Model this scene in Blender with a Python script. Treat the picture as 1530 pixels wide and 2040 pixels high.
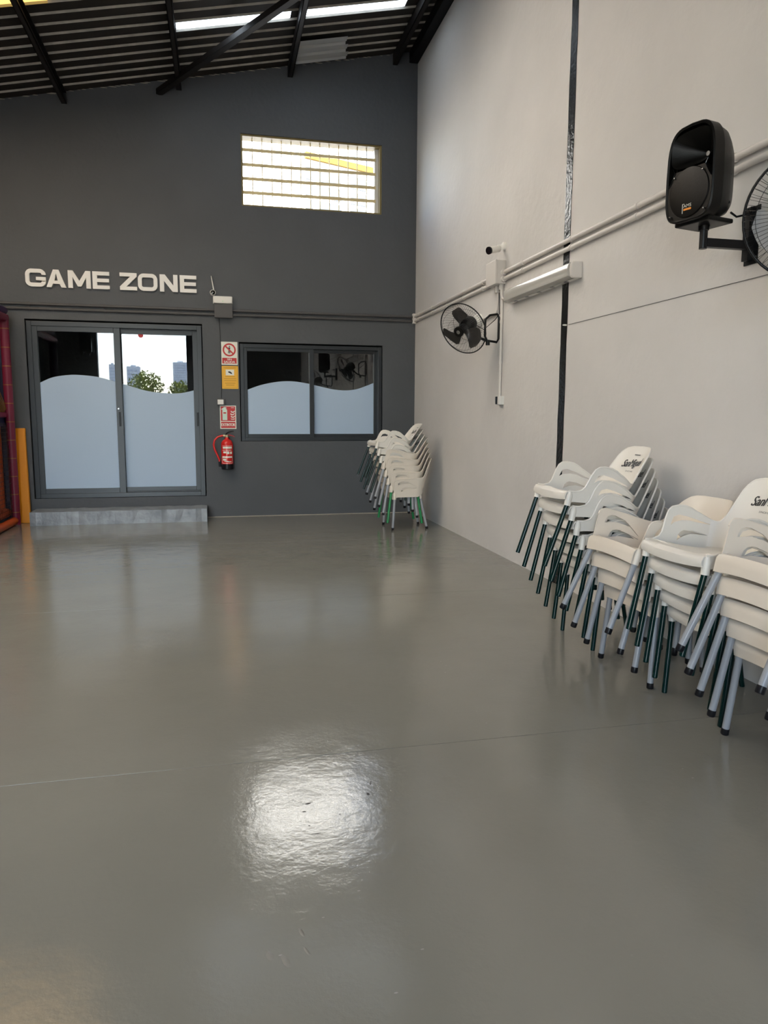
import bpy, bmesh, math, random
from mathutils import Vector, Matrix
random.seed(7)
PI = math.pi
for o in list(bpy.data.objects): bpy.data.objects.remove(o, do_unlink=True)
scene = bpy.context.scene
col = scene.collection

# ------------------------------------------------------------------ camera
FPX = 1457.6
CAM = Vector((-2.5427, 0.0, 1.30))
CF = Vector((0.21820547, 0.96696592, -0.13176983)).normalized()
CR = Vector((0.97559465, -0.21953211, 0.00455353)).normalized()
CU = CR.cross(CF).normalized()
cd = bpy.data.cameras.new('camera'); cam = bpy.data.objects.new('camera', cd); col.objects.link(cam)
cd.sensor_fit = 'VERTICAL'; cd.sensor_height = 36.0; cd.lens = 36.0 * FPX / 2040.0
cd.clip_start = 0.05; cd.clip_end = 6000
cam.matrix_world = Matrix(((CR.x, CU.x, -CF.x, CAM.x), (CR.y, CU.y, -CF.y, CAM.y), (CR.z, CU.z, -CF.z, CAM.z), (0, 0, 0, 1)))
scene.camera = cam

# ------------------------------------------------------------------ sky and exposure
world = bpy.data.worlds.new('world'); scene.world = world; world.use_nodes = True
wn = world.node_tree; wn.nodes.clear()
sky = wn.nodes.new('ShaderNodeTexSky'); sky.sky_type = 'NISHITA'; sky.sun_disc = False
sky.sun_elevation = math.radians(48); sky.sun_rotation = math.radians(200); sky.dust_density = 0.4; sky.ozone_density = 2.5
hs = wn.nodes.new('ShaderNodeHueSaturation'); hs.inputs['Saturation'].default_value = 0.8
bg = wn.nodes.new('ShaderNodeBackground'); bg.inputs['Strength'].default_value = 1.12
wo = wn.nodes.new('ShaderNodeOutputWorld')
wn.links.new(sky.outputs[0], hs.inputs['Color']); wn.links.new(hs.outputs[0], bg.inputs['Color']); wn.links.new(bg.outputs[0], wo.inputs['Surface'])
vs = scene.view_settings
vs.view_transform = 'Standard'; vs.look = 'None'; vs.gamma = 1.0; vs.exposure = 0.66; vs.use_curve_mapping = False

sl = bpy.data.lights.new('sun_offscreen', 'SUN'); sl.energy = 50.0; sl.angle = 0.02; sl.color = (1.0, 0.94, 0.84)
so_ = bpy.data.objects.new('sun_offscreen', sl); col.objects.link(so_); so_.location = (-5, -20, 20)
so_.rotation_euler = Vector((-0.22, -0.50, 0.84)).to_track_quat('Z', 'Y').to_euler()

# room constants (metres): right wall at x=0, far wall at y=D
D = 9.465
XL, YB = -11.0, -4.0
def roofz(x): return 5.79 + 0.2077 * x
# daylight portal in the entrance opening behind the camera
OPX0, OPX1, OPZ = -5.93, -3.42, 3.75
pl = bpy.data.lights.new('entrance_daylight_offscreen', 'AREA'); pl.shape = 'RECTANGLE'; pl.size = OPX1 - OPX0; pl.size_y = OPZ
pl.cycles.is_portal = True
po = bpy.data.objects.new('entrance_daylight_offscreen', pl); col.objects.link(po)
po.location = ((OPX0 + OPX1) / 2, YB - 0.02, OPZ / 2); po.rotation_euler = (PI / 2, 0, 0)

# ------------------------------------------------------------------ pixel helpers (1530x2040 frame)
def ray(x, y): return CF + CR * ((x - 765) / FPX) - CU * ((y - 1020) / FPX)
def on(ax, val, x, y):
    d = ray(x, y); return CAM + d * ((val - CAM[ax]) / d[ax])
def bw(x, y, yy=D): return on(1, yy, x, y)
def rw(x, y, xx=0.0): return on(0, xx, x, y)

# ------------------------------------------------------------------ materials
def mat(name, c, rough=0.6, metal=0.0, bump=0.0, bscale=60.0, var=0.0, vscale=3.0, spec=0.5, coat=0.0, detail=3.0):
    m = bpy.data.materials.new(name); m.use_nodes = True; nt = m.node_tree; b = nt.nodes['Principled BSDF']
    b.inputs['Base Color'].default_value = (*c, 1); b.inputs['Roughness'].default_value = rough; b.inputs['Metallic'].default_value = metal
    b.inputs['Specular IOR Level'].default_value = spec; b.inputs['Coat Weight'].default_value = coat
    tc = None
    if bump or var: tc = nt.nodes.new('ShaderNodeTexCoord')
    if bump:
        n = nt.nodes.new('ShaderNodeTexNoise'); n.inputs['Scale'].default_value = bscale; n.inputs['Detail'].default_value = detail
        bp = nt.nodes.new('ShaderNodeBump'); bp.inputs['Strength'].default_value = bump; bp.inputs['Distance'].default_value = 0.01
        nt.links.new(tc.outputs['Object'], n.inputs['Vector']); nt.links.new(n.outputs['Fac'], bp.inputs['Height']); nt.links.new(bp.outputs['Normal'], b.inputs['Normal'])
    if var:
        n = nt.nodes.new('ShaderNodeTexNoise'); n.inputs['Scale'].default_value = vscale; n.inputs['Detail'].default_value = 5
        r = nt.nodes.new('ShaderNodeMapRange'); r.inputs['To Min'].default_value = 1 - var; r.inputs['To Max'].default_value = 1 + var
        r.inputs['From Min'].default_value = 0.3; r.inputs['From Max'].default_value = 0.7
        mx = nt.nodes.new('ShaderNodeMix'); mx.data_type = 'RGBA'; mx.blend_type = 'MULTIPLY'; mx.inputs[0].default_value = 1
        mx.inputs[6].default_value = (*c, 1)
        nt.links.new(tc.outputs['Object'], n.inputs['Vector']); nt.links.new(n.outputs['Fac'], r.inputs['Value']); nt.links.new(r.outputs[0], mx.inputs[7]); nt.links.new(mx.outputs[2], b.inputs['Base Color'])
    return m

M = {}
M['wall_light'] = mat('pale_plaster', (0.66, 0.64, 0.622), 0.75, bump=0.5, bscale=14, var=0.05, vscale=1.3, detail=8)
M['wall_dark'] = mat('charcoal_paint', (0.078, 0.085, 0.095), 0.62, bump=0.35, bscale=22, var=0.08, vscale=1.1, detail=8)
M['black_beam'] = mat('black_beam_paint', (0.006, 0.006, 0.007), 0.55, spec=0.15)
M['stripe'] = mat('glossy_black_tar', (0.006, 0.006, 0.006), 0.25, spec=0.35, bump=0.6, bscale=30, detail=6)
M['roof_dark'] = mat('dark_roof_paint', (0.022, 0.019, 0.016), 0.6, var=0.2, vscale=4, spec=0.25)
M['roof_flank'] = mat('pale_roof_flank', (0.42, 0.40, 0.36), 0.5, var=0.2, vscale=9)  # camera-facing flanks, paler than the rest of the sheet
M['roof_patch'] = mat('bare_metal_roof_patch', (0.36, 0.37, 0.38), 0.45)
M['purlin'] = mat('dark_steel_paint', (0.013, 0.011, 0.010), 0.45, var=0.2, vscale=6, spec=0.25)
M['foam'] = mat('sealing_foam', (0.42, 0.38, 0.32), 0.9, bump=0.6, bscale=40)
M['alu'] = mat('anthracite_aluminium', (0.020, 0.025, 0.031), 0.33)
M['film'] = mat('frosted_film', (0.42, 0.545, 0.71), 0.55)
M['cement'] = mat('step_cement', (0.26, 0.285, 0.315), 0.32, bump=0.6, bscale=18, var=0.3, vscale=7, detail=8)
M['white_letter'] = mat('white_letter_foam', (0.90, 0.90, 0.88), 0.5)
M['white_pvc'] = mat('white_pvc', (0.70, 0.665, 0.63), 0.4)
M['pvc_dark'] = mat('painted_conduit', (0.075, 0.073, 0.075), 0.5)
M['white_plastic'] = mat('white_plastic', (0.80, 0.79, 0.75), 0.4)
M['black_plastic'] = mat('black_plastic', (0.006, 0.0055, 0.005), 0.36, bump=0.1, bscale=300, spec=0.22)
M['black_gloss'] = mat('black_gloss', (0.008, 0.008, 0.009), 0.15)
M['black_metal'] = mat('black_metal', (0.007, 0.007, 0.008), 0.35, spec=0.3)
M['grey_blade'] = mat('grey_fan_blade', (0.06, 0.055, 0.052), 0.35, metal=0.3)
M['red'] = mat('extinguisher_red', (0.62, 0.02, 0.018), 0.22)
M['sign_red'] = mat('sign_red', (0.55, 0.025, 0.025), 0.45)
M['sign_white'] = mat('sign_white', (0.80, 0.80, 0.72), 0.5)
M['sign_green'] = mat('luminous_white', (0.62, 0.76, 0.68), 0.5)
M['sign_yellow'] = mat('sign_yellow', (0.85, 0.46, 0.02), 0.4)
M['scar'] = mat('scarred_floor_paint', (0.168, 0.166, 0.146), 0.3)
M['dark_scab'] = mat('dark_scab', (0.035, 0.034, 0.03), 0.6)
M['ink'] = mat('black_ink', (0.012, 0.012, 0.014), 0.5)
M['dull_ink'] = mat('brown_print', (0.45, 0.22, 0.01), 0.5)
M['steel'] = mat('steel', (0.45, 0.45, 0.45), 0.3, metal=1.0)
M['brass'] = mat('pale_brass', (0.7, 0.62, 0.4), 0.35, metal=0.6)
M['chair_r'] = mat('cream_white_resin', (0.80, 0.765, 0.70), 0.33)
M['chair_s'] = mat('warm_cream_resin', (0.80, 0.725, 0.625), 0.33)
M['leg_green'] = mat('dark_green_tube', (0.002, 0.019, 0.017), 0.2, spec=0.4)
M['leg_bright'] = mat('bright_green_tube', (0.01, 0.22, 0.06), 0.25)
M['leg_grey'] = mat('grey_tube', (0.32, 0.335, 0.36), 0.33)
M['rubber'] = mat('black_rubber', (0.007, 0.007, 0.009), 0.4, spec=0.3)
M['magenta'] = mat('magenta_foam_vinyl', (0.17, 0.010, 0.038), 0.4)
M['purple'] = mat('purple_foam_vinyl', (0.045, 0.018, 0.08), 0.4)
M['orange_red'] = mat('orange_foam_vinyl', (0.50, 0.07, 0.01), 0.4)
M['orange'] = mat('yellow_orange_foam', (0.80, 0.29, 0.004), 0.45)
M['navy'] = mat('navy_foam_vinyl', (0.012, 0.016, 0.06), 0.5)
M['tan'] = mat('tan_rope_net', (0.30, 0.16, 0.04), 0.7)
M['net'] = mat('dark_net_cord', (0.05, 0.035, 0.03), 0.7)
M['green_ball'] = mat('green_ball', (0.10, 0.50, 0.05), 0.35)
M['asphalt'] = mat('outdoor_asphalt', (0.12, 0.115, 0.11), 0.9, var=0.1)
M['ext_white'] = mat('sunlit_white_render', (0.85, 0.84, 0.80), 0.8)
M['ext_yellow'] = mat('yellow_render', (0.16, 0.088, 0.001), 0.8)
M['shutter'] = mat('blue_grey_shutter', (0.05, 0.056, 0.066), 0.6)
M['tower'] = mat('haze_tinted_tower', (0.72, 0.76, 0.82), 0.8)  # pale blue of distance haze is put into the wall colour
M['tower_glass'] = mat('haze_tinted_window', (0.50, 0.56, 0.66), 0.4)  # windows lightened with the same painted-in haze
M['leaf'] = mat('yellow_green_leaf', (0.20, 0.24, 0.04), 0.7, var=0.35, vscale=1.5)
M['bark'] = mat('bark', (0.10, 0.07, 0.045), 0.9)
M['bar_yellow'] = mat('pale_yellow_bar', (0.75, 0.62, 0.34), 0.5)
M['frame_yellow'] = mat('yellow_window_frame', (0.22, 0.17, 0.06), 0.5)
M['logo_orange'] = mat('logo_orange', (0.9, 0.30, 0.02), 0.4)
M['wire_grey'] = mat('grey_wire', (0.10, 0.10, 0.10), 0.5)
M['led'] = mat('green_indicator', (0.35, 0.8, 0.35), 0.4)
M['fan_silver'] = mat('silver_blade', (0.62, 0.63, 0.66), 0.25, metal=0.6)

def glass_mat(name, tint, ior=1.5):
    m = bpy.data.materials.new(name); m.use_nodes = True; nt = m.node_tree; nt.nodes.clear()
    o = nt.nodes.new('ShaderNodeOutputMaterial'); t = nt.nodes.new('ShaderNodeBsdfTransparent'); t.inputs[0].default_value = (*tint, 1)
    g = nt.nodes.new('ShaderNodeBsdfGlossy'); g.inputs['Roughness'].default_value = 0.0
    f = nt.nodes.new('ShaderNodeFresnel'); f.inputs['IOR'].default_value = ior
    x = nt.nodes.new('ShaderNodeMixShader')
    nt.links.new(f.outputs[0], x.inputs[0]); nt.links.new(t.outputs[0], x.inputs[1]); nt.links.new(g.outputs[0], x.inputs[2]); nt.links.new(x.outputs[0], o.inputs['Surface'])
    return m
M['glass'] = glass_mat('clear_pane', (0.9, 0.92, 0.92), 1.7)
def translucent(name, c):
    m = bpy.data.materials.new(name); m.use_nodes = True; nt = m.node_tree; nt.nodes.clear()
    o = nt.nodes.new('ShaderNodeOutputMaterial'); t = nt.nodes.new('ShaderNodeBsdfTranslucent'); t.inputs[0].default_value = (*c, 1)
    d = nt.nodes.new('ShaderNodeBsdfDiffuse'); d.inputs[0].default_value = (*c, 1)
    x = nt.nodes.new('ShaderNodeMixShader'); x.inputs[0].default_value = 0.25
    nt.links.new(t.outputs[0], x.inputs[1]); nt.links.new(d.outputs[0], x.inputs[2]); nt.links.new(x.outputs[0], o.inputs['Surface'])
    return m
M['rooflight_added'] = translucent('added_pale_rooflight', (0.42, 0.385, 0.335)); M['rooflight_clear'] = translucent('clear_rooflight', (0.33, 0.38, 0.43))  # the pale one is for sheets added out of view to brighten the hall
M['rooflight'] = translucent('yellowed_rooflight', (0.115, 0.068, 0.018))

def floor_mat():
    m = bpy.data.materials.new('grey_floor_paint'); m.use_nodes = True; nt = m.node_tree; b = nt.nodes['Principled BSDF']
    tc = nt.nodes.new('ShaderNodeTexCoord')
    def noise(sc, det, rough=0.5):
        n = nt.nodes.new('ShaderNodeTexNoise'); n.inputs['Scale'].default_value = sc; n.inputs['Detail'].default_value = det; n.inputs['Roughness'].default_value = rough
        nt.links.new(tc.outputs['Object'], n.inputs['Vector']); return n
    def ramp(src, p0, c0, p1, c1):
        r = nt.nodes.new('ShaderNodeValToRGB'); r.color_ramp.elements[0].position = p0; r.color_ramp.elements[0].color = (*c0, 1); r.color_ramp.elements[1].position = p1; r.color_ramp.elements[1].color = (*c1, 1)
        nt.links.new(src, r.inputs[0]); return r
    big = noise(0.7, 4); r1 = ramp(big.outputs['Fac'], 0.3, (0.195, 0.194, 0.168), 0.7, (0.238, 0.236, 0.206))
    # small pale scratches and dark specks with shapes of their own
    mp = nt.nodes.new('ShaderNodeMapping'); mp.inputs['Scale'].default_value = (9, 22, 1); nt.links.new(tc.outputs['Object'], mp.inputs['Vector'])
    vo = nt.nodes.new('ShaderNodeTexVoronoi'); vo.inputs['Scale'].default_value = 1.0; nt.links.new(mp.outputs[0], vo.inputs['Vector'])
    sp = ramp(vo.outputs['Distance'], 0.035, (1, 1, 1), 0.05, (0, 0, 0))
    gate = noise(1.1, 2); gr = ramp(gate.outputs['Fac'], 0.55, (0, 0, 0), 0.62, (1, 1, 1))
    mul = nt.nodes.new('ShaderNodeMath'); mul.operation = 'MULTIPLY'; nt.links.new(sp.outputs[0], mul.inputs[0]); nt.links.new(gr.outputs[0], mul.inputs[1])
    mx = nt.nodes.new('ShaderNodeMix'); mx.data_type = 'RGBA'; mx.inputs[7].default_value = (0.34, 0.33, 0.31, 1)
    nt.links.new(mul.outputs[0], mx.inputs[0]); nt.links.new(r1.outputs[0], mx.inputs[6]); nt.links.new(mx.outputs[2], b.inputs['Base Color'])
    rr = ramp(noise(2.3, 6, 0.6).outputs['Fac'], 0.3, (0.06,) * 3, 0.75, (0.15,) * 3); nt.links.new(rr.outputs[0], b.inputs['Roughness'])
    b.inputs['Specular IOR Level'].default_value = 0.62
    fine = noise(55, 5, 0.6); wav = noise(4, 3)
    ad = nt.nodes.new('ShaderNodeMath'); ad.operation = 'MULTIPLY_ADD'; ad.inputs[1].default_value = 0.16; nt.links.new(fine.outputs['Fac'], ad.inputs[0]); nt.links.new(wav.outputs['Fac'], ad.inputs[2])
    bp = nt.nodes.new('ShaderNodeBump'); bp.inputs['Strength'].default_value = 0.35; bp.inputs['Distance'].default_value = 0.01
    nt.links.new(ad.outputs[0], bp.inputs['Height']); nt.links.new(bp.outputs['Normal'], b.inputs['Normal'])
    return m
M['floor'] = floor_mat()
def cover_mat():
    m = bpy.data.materials.new('hazy_lamp_cover'); m.use_nodes = True; nt = m.node_tree; b = nt.nodes['Principled BSDF']; o = nt.nodes['Material Output']
    b.inputs['Base Color'].default_value = (0.72, 0.70, 0.66, 1); b.inputs['Roughness'].default_value = 0.12
    t = nt.nodes.new('ShaderNodeBsdfTransparent'); x = nt.nodes.new('ShaderNodeMixShader'); x.inputs[0].default_value = 0.5
    nt.links.new(t.outputs[0], x.inputs[1]); nt.links.new(b.outputs[0], x.inputs[2]); nt.links.new(x.outputs[0], o.inputs['Surface']); return m
M['lamp_cover'] = cover_mat()

# ------------------------------------------------------------------ mesh builder
class MB:
    def __init__(s): s.v = []; s.f = []; s.m = []; s.mi = 0
    def add(s, vs, fs):
        n = len(s.v); s.v += [Vector(p) for p in vs]; s.f += [tuple(i + n for i in f) for f in fs]; s.m += [s.mi] * len(fs); return s
    def box(s, a, b):
        x0, x1 = sorted((a[0], b[0])); y0, y1 = sorted((a[1], b[1])); z0, z1 = sorted((a[2], b[2]))
        return s.add([(x0, y0, z0), (x1, y0, z0), (x1, y1, z0), (x0, y1, z0), (x0, y0, z1), (x1, y0, z1), (x1, y1, z1), (x0, y1, z1)],
                     [(0, 3, 2, 1), (4, 5, 6, 7), (0, 1, 5, 4), (1, 2, 6, 5), (2, 3, 7, 6), (3, 0, 4, 7)])
    def hexa(s, p):   # 8 points, bottom 4 then top 4
        return s.add(p, [(0, 3, 2, 1), (4, 5, 6, 7), (0, 1, 5, 4), (1, 2, 6, 5), (2, 3, 7, 6), (3, 0, 4, 7)])
    def tube(s, path, r, seg=10, closed=False, caps=True):
        P = [Vector(p) for p in path]; n = len(P); rs = r if isinstance(r, (list, tuple)) else [r] * n
        T = []
        for i in range(n):
            a = P[(i - 1) % n] if (closed or i > 0) else P[i]; b = P[(i + 1) % n] if (closed or i < n - 1) else P[i]
            T.append((b - a).normalized())
        u = T[0].orthogonal().normalized(); vs = []
        for i in range(n):
            u = (u - T[i] * u.dot(T[i])).normalized(); w = T[i].cross(u)
            for k in range(seg):
                a = 2 * PI * k / seg; vs.append(P[i] + (u * math.cos(a) + w * math.sin(a)) * rs[i])
        fs = []
        for i in range(n if closed else n - 1):
            j = (i + 1) % n
            for k in range(seg): fs.append((i * seg + k, i * seg + (k + 1) % seg, j * seg + (k + 1) % seg, j * seg + k))
        if caps and not closed: fs.append(tuple(range(seg - 1, -1, -1))); fs.append(tuple((n - 1) * seg + k for k in range(seg)))
        return s.add(vs, fs)
    def lathe(s, prof, c=(0, 0, 0), seg=24, axis='Z'):
        vs = []; c = Vector(c)
        for r, h in prof:
            for k in range(seg):
                a = 2 * PI * k / seg; q = (r * math.cos(a), r * math.sin(a), h)
                if axis == 'X': q = (h, q[0], q[1])
                if axis == 'Y': q = (q[0], h, q[1])
                vs.append(c + Vector(q))
        fs = [(i * seg + k, i * seg + (k + 1) % seg, (i + 1) * seg + (k + 1) % seg, (i + 1) * seg + k) for i in range(len(prof) - 1) for k in range(seg)]
        fs.append(tuple(range(seg - 1, -1, -1))); fs.append(tuple((len(prof) - 1) * seg + k for k in range(seg)))
        return s.add(vs, fs)
    def prism(s, poly, f0, f1):     # poly of 2D pts; f0/f1 map 2D -> 3D for both faces
        n = len(poly)
        return s.add([f0(p) for p in poly] + [f1(p) for p in poly], [tuple(range(n)), tuple(range(2 * n - 1, n - 1, -1))] + [(i, i + n, (i + 1) % n + n, (i + 1) % n) for i in range(n)])
    def strip(s, A, B, depth):       # quads between two 3D polylines, given a thickness vector
        n = len(A); d = Vector(depth); A = [Vector(p) for p in A]; B = [Vector(p) for p in B]
        vs = A + B + [p + d for p in A] + [p + d for p in B]; fs = []
        for i in range(n - 1):
            fs += [(i, i + 1, n + i + 1, n + i), (2 * n + i, 3 * n + i, 3 * n + i + 1, 2 * n + i + 1), (i, 2 * n + i, 2 * n + i + 1, i + 1), (n + i, n + i + 1, 3 * n + i + 1, 3 * n + i)]
        fs += [(0, n, 3 * n, 2 * n), (n - 1, 3 * n - 1, 4 * n - 1, 2 * n - 1)]
        return s.add(vs, fs)
    def mesh(s, name, mats, org=(0, 0, 0), smooth=None, bevel=0.0):
        bm = bmesh.new(); og = Vector(org)
        bv = [bm.verts.new(p - og) for p in s.v]; bm.verts.index_update()
        for f, mi in zip(s.f, s.m):
            try: fc = bm.faces.new([bv[i] for i in f]); fc.material_index = mi
            except ValueError: pass
        bm.normal_update()
        bmesh.ops.triangulate(bm, faces=[f for f in bm.faces if len(f.verts) > 8])
        bmesh.ops.recalc_face_normals(bm, faces=bm.faces)
        if bevel: bmesh.ops.bevel(bm, geom=[e for e in bm.edges if len(e.link_faces) == 2 and e.calc_face_angle(0) > 0.7], offset=bevel, segments=2, affect='EDGES', profile=0.6)
        me = bpy.data.meshes.new(name); bm.to_mesh(me); bm.free()
        for m in (mats if isinstance(mats, (list, tuple)) else [mats]): me.materials.append(M[m])
        if smooth is not None:
            me.polygons.foreach_set('use_smooth', [True] * len(me.polygons))
            me.set_sharp_from_angle(angle=math.radians(smooth))
        return me
    def build(s, name, mats, parent=None, smooth=None, bevel=0.0, org=None):
        o_ = org if org is not None else (parent.get('_org') if parent is not None and '_org' in parent else (0, 0, 0))
        ob = bpy.data.objects.new(name, s.mesh(name, mats, o_, smooth, bevel)); col.objects.link(ob)
        if parent is not None: ob.parent = parent
        elif org is not None: ob.location = org
        return ob
ORG = {}
def part(mb, name, mats, parent, smooth=None, bevel=0.0):
    """mb in world coordinates; parent is an unrotated thing or a part of one"""
    o_ = ORG[parent.name]
    ob = bpy.data.objects.new(name, mb.mesh(name, mats, o_, smooth, bevel)); col.objects.link(ob); ob.parent = parent; ORG[ob.name] = o_
    return ob
def thing(name, label, cat, loc=(0, 0, 0), group=None):
    o = bpy.data.objects.new(name, None); col.objects.link(o); o.location = loc; o.empty_display_size = 0.1
    o['label'] = label; o['category'] = cat
    if group: o['group'] = group
    ORG[o.name] = Vector(loc); return o
def single(mb, name, mats, label, cat, loc, group=None, smooth=None, bevel=0.0):
    ob = bpy.data.objects.new(name, mb.mesh(name, mats, loc, smooth, bevel)); col.objects.link(ob); ob.location = loc
    ob['label'] = label; ob['category'] = cat
    if group: ob['group'] = group
    ORG[ob.name] = Vector(loc); return ob
def struct(mb, name, mats, label=None, cat=None, smooth=None, bevel=0.0):
    ob = bpy.data.objects.new(name, mb.mesh(name, mats, (0, 0, 0), smooth, bevel)); col.objects.link(ob); ob['kind'] = 'structure'
    if label: ob['label'] = label
    if cat: ob['category'] = cat
    ORG[ob.name] = Vector((0, 0, 0)); return ob
def text_verts(body, size=1.0, shear=0.0, offset=0.0, space=1.0):
    c = bpy.data.curves.new('txt', 'FONT'); c.body = body; c.size = size; c.shear = shear; c.offset = offset; c.space_character = space
    c.align_x = 'CENTER'; c.align_y = 'CENTER'; c.resolution_u = 3
    t = bpy.data.objects.new('txt', c); col.objects.link(t)
    dg = bpy.context.evaluated_depsgraph_get(); me = bpy.data.meshes.new_from_object(t.evaluated_get(dg))
    vs = [v.co.copy() for v in me.vertices]; fs = [tuple(p.vertices) for p in me.polygons]
    bpy.data.objects.remove(t, do_unlink=True); bpy.data.meshes.remove(me); bpy.data.curves.remove(c)
    xs = [v.x for v in vs]; ys = [v.y for v in vs]
    cx, cy = (min(xs) + max(xs)) / 2, (min(ys) + max(ys)) / 2
    return [(v.x - cx, v.y - cy) for v in vs], fs, max(xs) - min(xs), max(ys) - min(ys)
def text_on(mb, body, centre, w, h, U, V, N, **k):
    """flat lettering fitted to w x h at centre, in plane (U,V), lifted along N"""
    bold = k.pop('offset', 0.0); vs, fs, tw, th = text_verts(body, **k); c = Vector(centre); U, V, N = Vector(U), Vector(V), Vector(N)
    for q, sh in enumerate((-bold, 0, bold) if bold else (0,)):
        mb.add([c + U * (x * w / tw + sh * h * 2.2) + V * (y * h / th) + N * (0.0006 + 0.0001 * q) for x, y in vs], fs)
UX, UZ, NB = Vector((1, 0, 0)), Vector((0, 0, 1)), Vector((0, -1, 0))

# ================================================================== STRUCTURE
# far wall with its three openings
DX0, DX1, DZ0, DZ1 = -4.7207, -2.7053, 0.2737, 2.3934
SX0, SX1, SZ0, SZ1 = -2.2682, -0.4346, 0.9589, 2.1889
WX0, WX1, WZ0, WZ1 = -2.1967, -0.4538, 3.8136, 4.6472
def cellwall(mb, us, zs, holes, top, box):
    for i in range(len(us) - 1):
        for j in range(len(zs)):
            u0, u1 = us[i], us[i + 1]; z0 = zs[j]; cu = (u0 + u1) / 2
            last = j == len(zs) - 1; z1 = None if last else zs[j + 1]; cz = z0 + 0.01 if last else (z0 + z1) / 2
            if any(a < cu < b and c < cz < d for a, b, c, d in holes): continue
            box(u0, u1, z0, z1 if not last else top(u0), z1 if not last else top(u1))
mb = MB()
def bk(u0, u1, z0, ta, tb): mb.hexa([(u0, D, z0), (u1, D, z0), (u1, D + 0.2, z0), (u0, D + 0.2, z0), (u0, D, ta), (u1, D, tb), (u1, D + 0.2, tb), (u0, D + 0.2, ta)])
us = sorted([XL - 0.2, -7.5, DX0, DX1, SX0, WX0, SX1, WX1, 0.0])
cellwall(mb, us, [-0.02, DZ0, SZ0, SZ1, DZ1], [(DX0, DX1, DZ0, DZ1), (SX0, SX1, SZ0, SZ1)], lambda x: 3.2, bk)
cellwall(mb, [XL - 0.2, WX0, WX1, 0.0], [3.2], [(WX0, WX1, WZ0, WZ1)], lambda x: 3.3 if x < -10.9 else WZ0, bk) if False else None
for u0, u1 in ((XL - 0.2, WX0), (WX1, 0.0)): bk(u0, u1, 3.2, roofz(u0) + 0.08, roofz(u1) + 0.08)
bk(WX0, WX1, 3.2, WZ0, WZ0); bk(WX0, WX1, WZ1, roofz(WX0) + 0.08, roofz(WX1) + 0.08)
wall_back = struct(mb, 'wall_back', 'wall_dark', 'charcoal painted end wall with door, window and barred opening')
# right wall
mb = MB().box((0, YB - 0.2, -0.02), (0.2, D + 0.2, 5.645)); mb.box((0.0, YB - 0.2, 5.645), (0.2, D + 0.2, 5.95))
wall_right = struct(mb, 'wall_right', 'wall_light', 'tall pale plastered side wall')
TY = 5.173
mb = MB(); zz = [0.0 + 5.64 * k / 40 for k in range(41)]
A = [(-0.004, TY - 0.048 + random.uniform(-.004, .004), z) for z in zz]; B = [(-0.004, TY + 0.048 + random.uniform(-.004, .004), z) for z in zz]
mb.strip(A, B, (0.0045, 0, 0)); js = part(mb, 'joint_strip', 'stripe', wall_right); js['label'] = 'glossy black tar stripe down the wall joint'
# black beam that caps the right wall
mb = MB().box((-0.11, YB, 5.645), (-0.001, D - 0.001, 5.77)); trim1 = struct(mb, 'trim_1', 'black_beam', 'black beam along the top of the pale wall')
# left wall, rear wall with entrance
mb = MB().box((XL - 0.2, YB - 0.2, -0.02), (XL, D, roofz(XL) + 0.1)); struct(mb, 'wall_left', 'wall_dark', 'dark side wall')
mb = MB()
def rk_(u0, u1, z0, ta, tb): mb.hexa([(u0, YB - 0.2, z0), (u1, YB - 0.2, z0), (u1, YB, z0), (u0, YB, z0), (u0, YB - 0.2, ta), (u1, YB - 0.2, tb), (u1, YB, tb), (u0, YB, ta)])
def rcol(x0, x1, z0): rk_(x0, x1, z0, roofz(x0) + 0.1, roofz(x1) + 0.1)
rcol(XL, OPX0, -0.02); rcol(OPX0, OPX1, OPZ); rcol(OPX1, 0.0, -0.02)
struct(mb, 'wall_entrance', 'wall_dark', 'dark wall around the open entrance')
# dark room behind the glass
mb = MB(); y0, y1 = D + 0.2, D + 3.6
mb.box((-7.0, y1, -0.1), (0.2, y1 + 0.1, 2.95)); mb.box((-7.1, y0, -0.1), (-7.0, y1 + 0.1, 2.95)); mb.box((0.1, y0, -0.1), (0.2, y1, 2.95))
mb.box((-7.1, y0, 2.9), (0.2, y1 + 0.1, 3.0)); mb.box((-7.1, y0, -0.1), (0.2, y1 + 0.1, -0.02))
struct(mb, 'wall_game_room', 'wall_dark', 'unlit room behind the glass')
# floor: base and painted slabs with saw-cut joints
mb = MB().box((XL, YB, -0.12), (0, D, -0.012)); floor = struct(mb, 'floor', 'floor', 'glossy grey painted concrete floor')
ys = [YB, 0.25, 2.655, 5.06, 7.47, D]; xs_ = [XL, -7.4, 0.0]
for i in range(len(ys) - 1):
    for j in range(2):
        g = 0.0016
        m_ = MB().box((xs_[j] + (g if j else 0), ys[i] + (g if i else 0), -0.012), (xs_[j + 1] - (0 if j else g), ys[i + 1] - (g if i < len(ys) - 2 else 0), 0.0))
        part(m_, 'floor_slab', 'floor', floor, bevel=0.0006)
def scar(px, py, w, l, h, ang, m, nm):
    c = on(2, 0.0, px, py); m_ = MB(); n = 9; V = [(c.x, c.y, h)]
    for ring_ in (0.55, 1.0):
        for k in range(n):
            a = 2 * PI * k / n; q = ring_ * random.uniform(0.75, 1.2); u, v = w * math.cos(a) * q, l * math.sin(a) * q
            V.append((c.x + u * math.cos(ang) - v * math.sin(ang), c.y + u * math.sin(ang) + v * math.cos(ang), h * 0.8 * random.uniform(0.5, 1.1) if ring_ < 1 else 0.0002))
    F_ = [(0, 1 + k, 1 + (k + 1) % n) for k in range(n)] + [(1 + k, 1 + n + k, 1 + n + (k + 1) % n, 1 + (k + 1) % n) for k in range(n)]
    part(m_.add(V, F_), nm, m, floor, 50)
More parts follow.
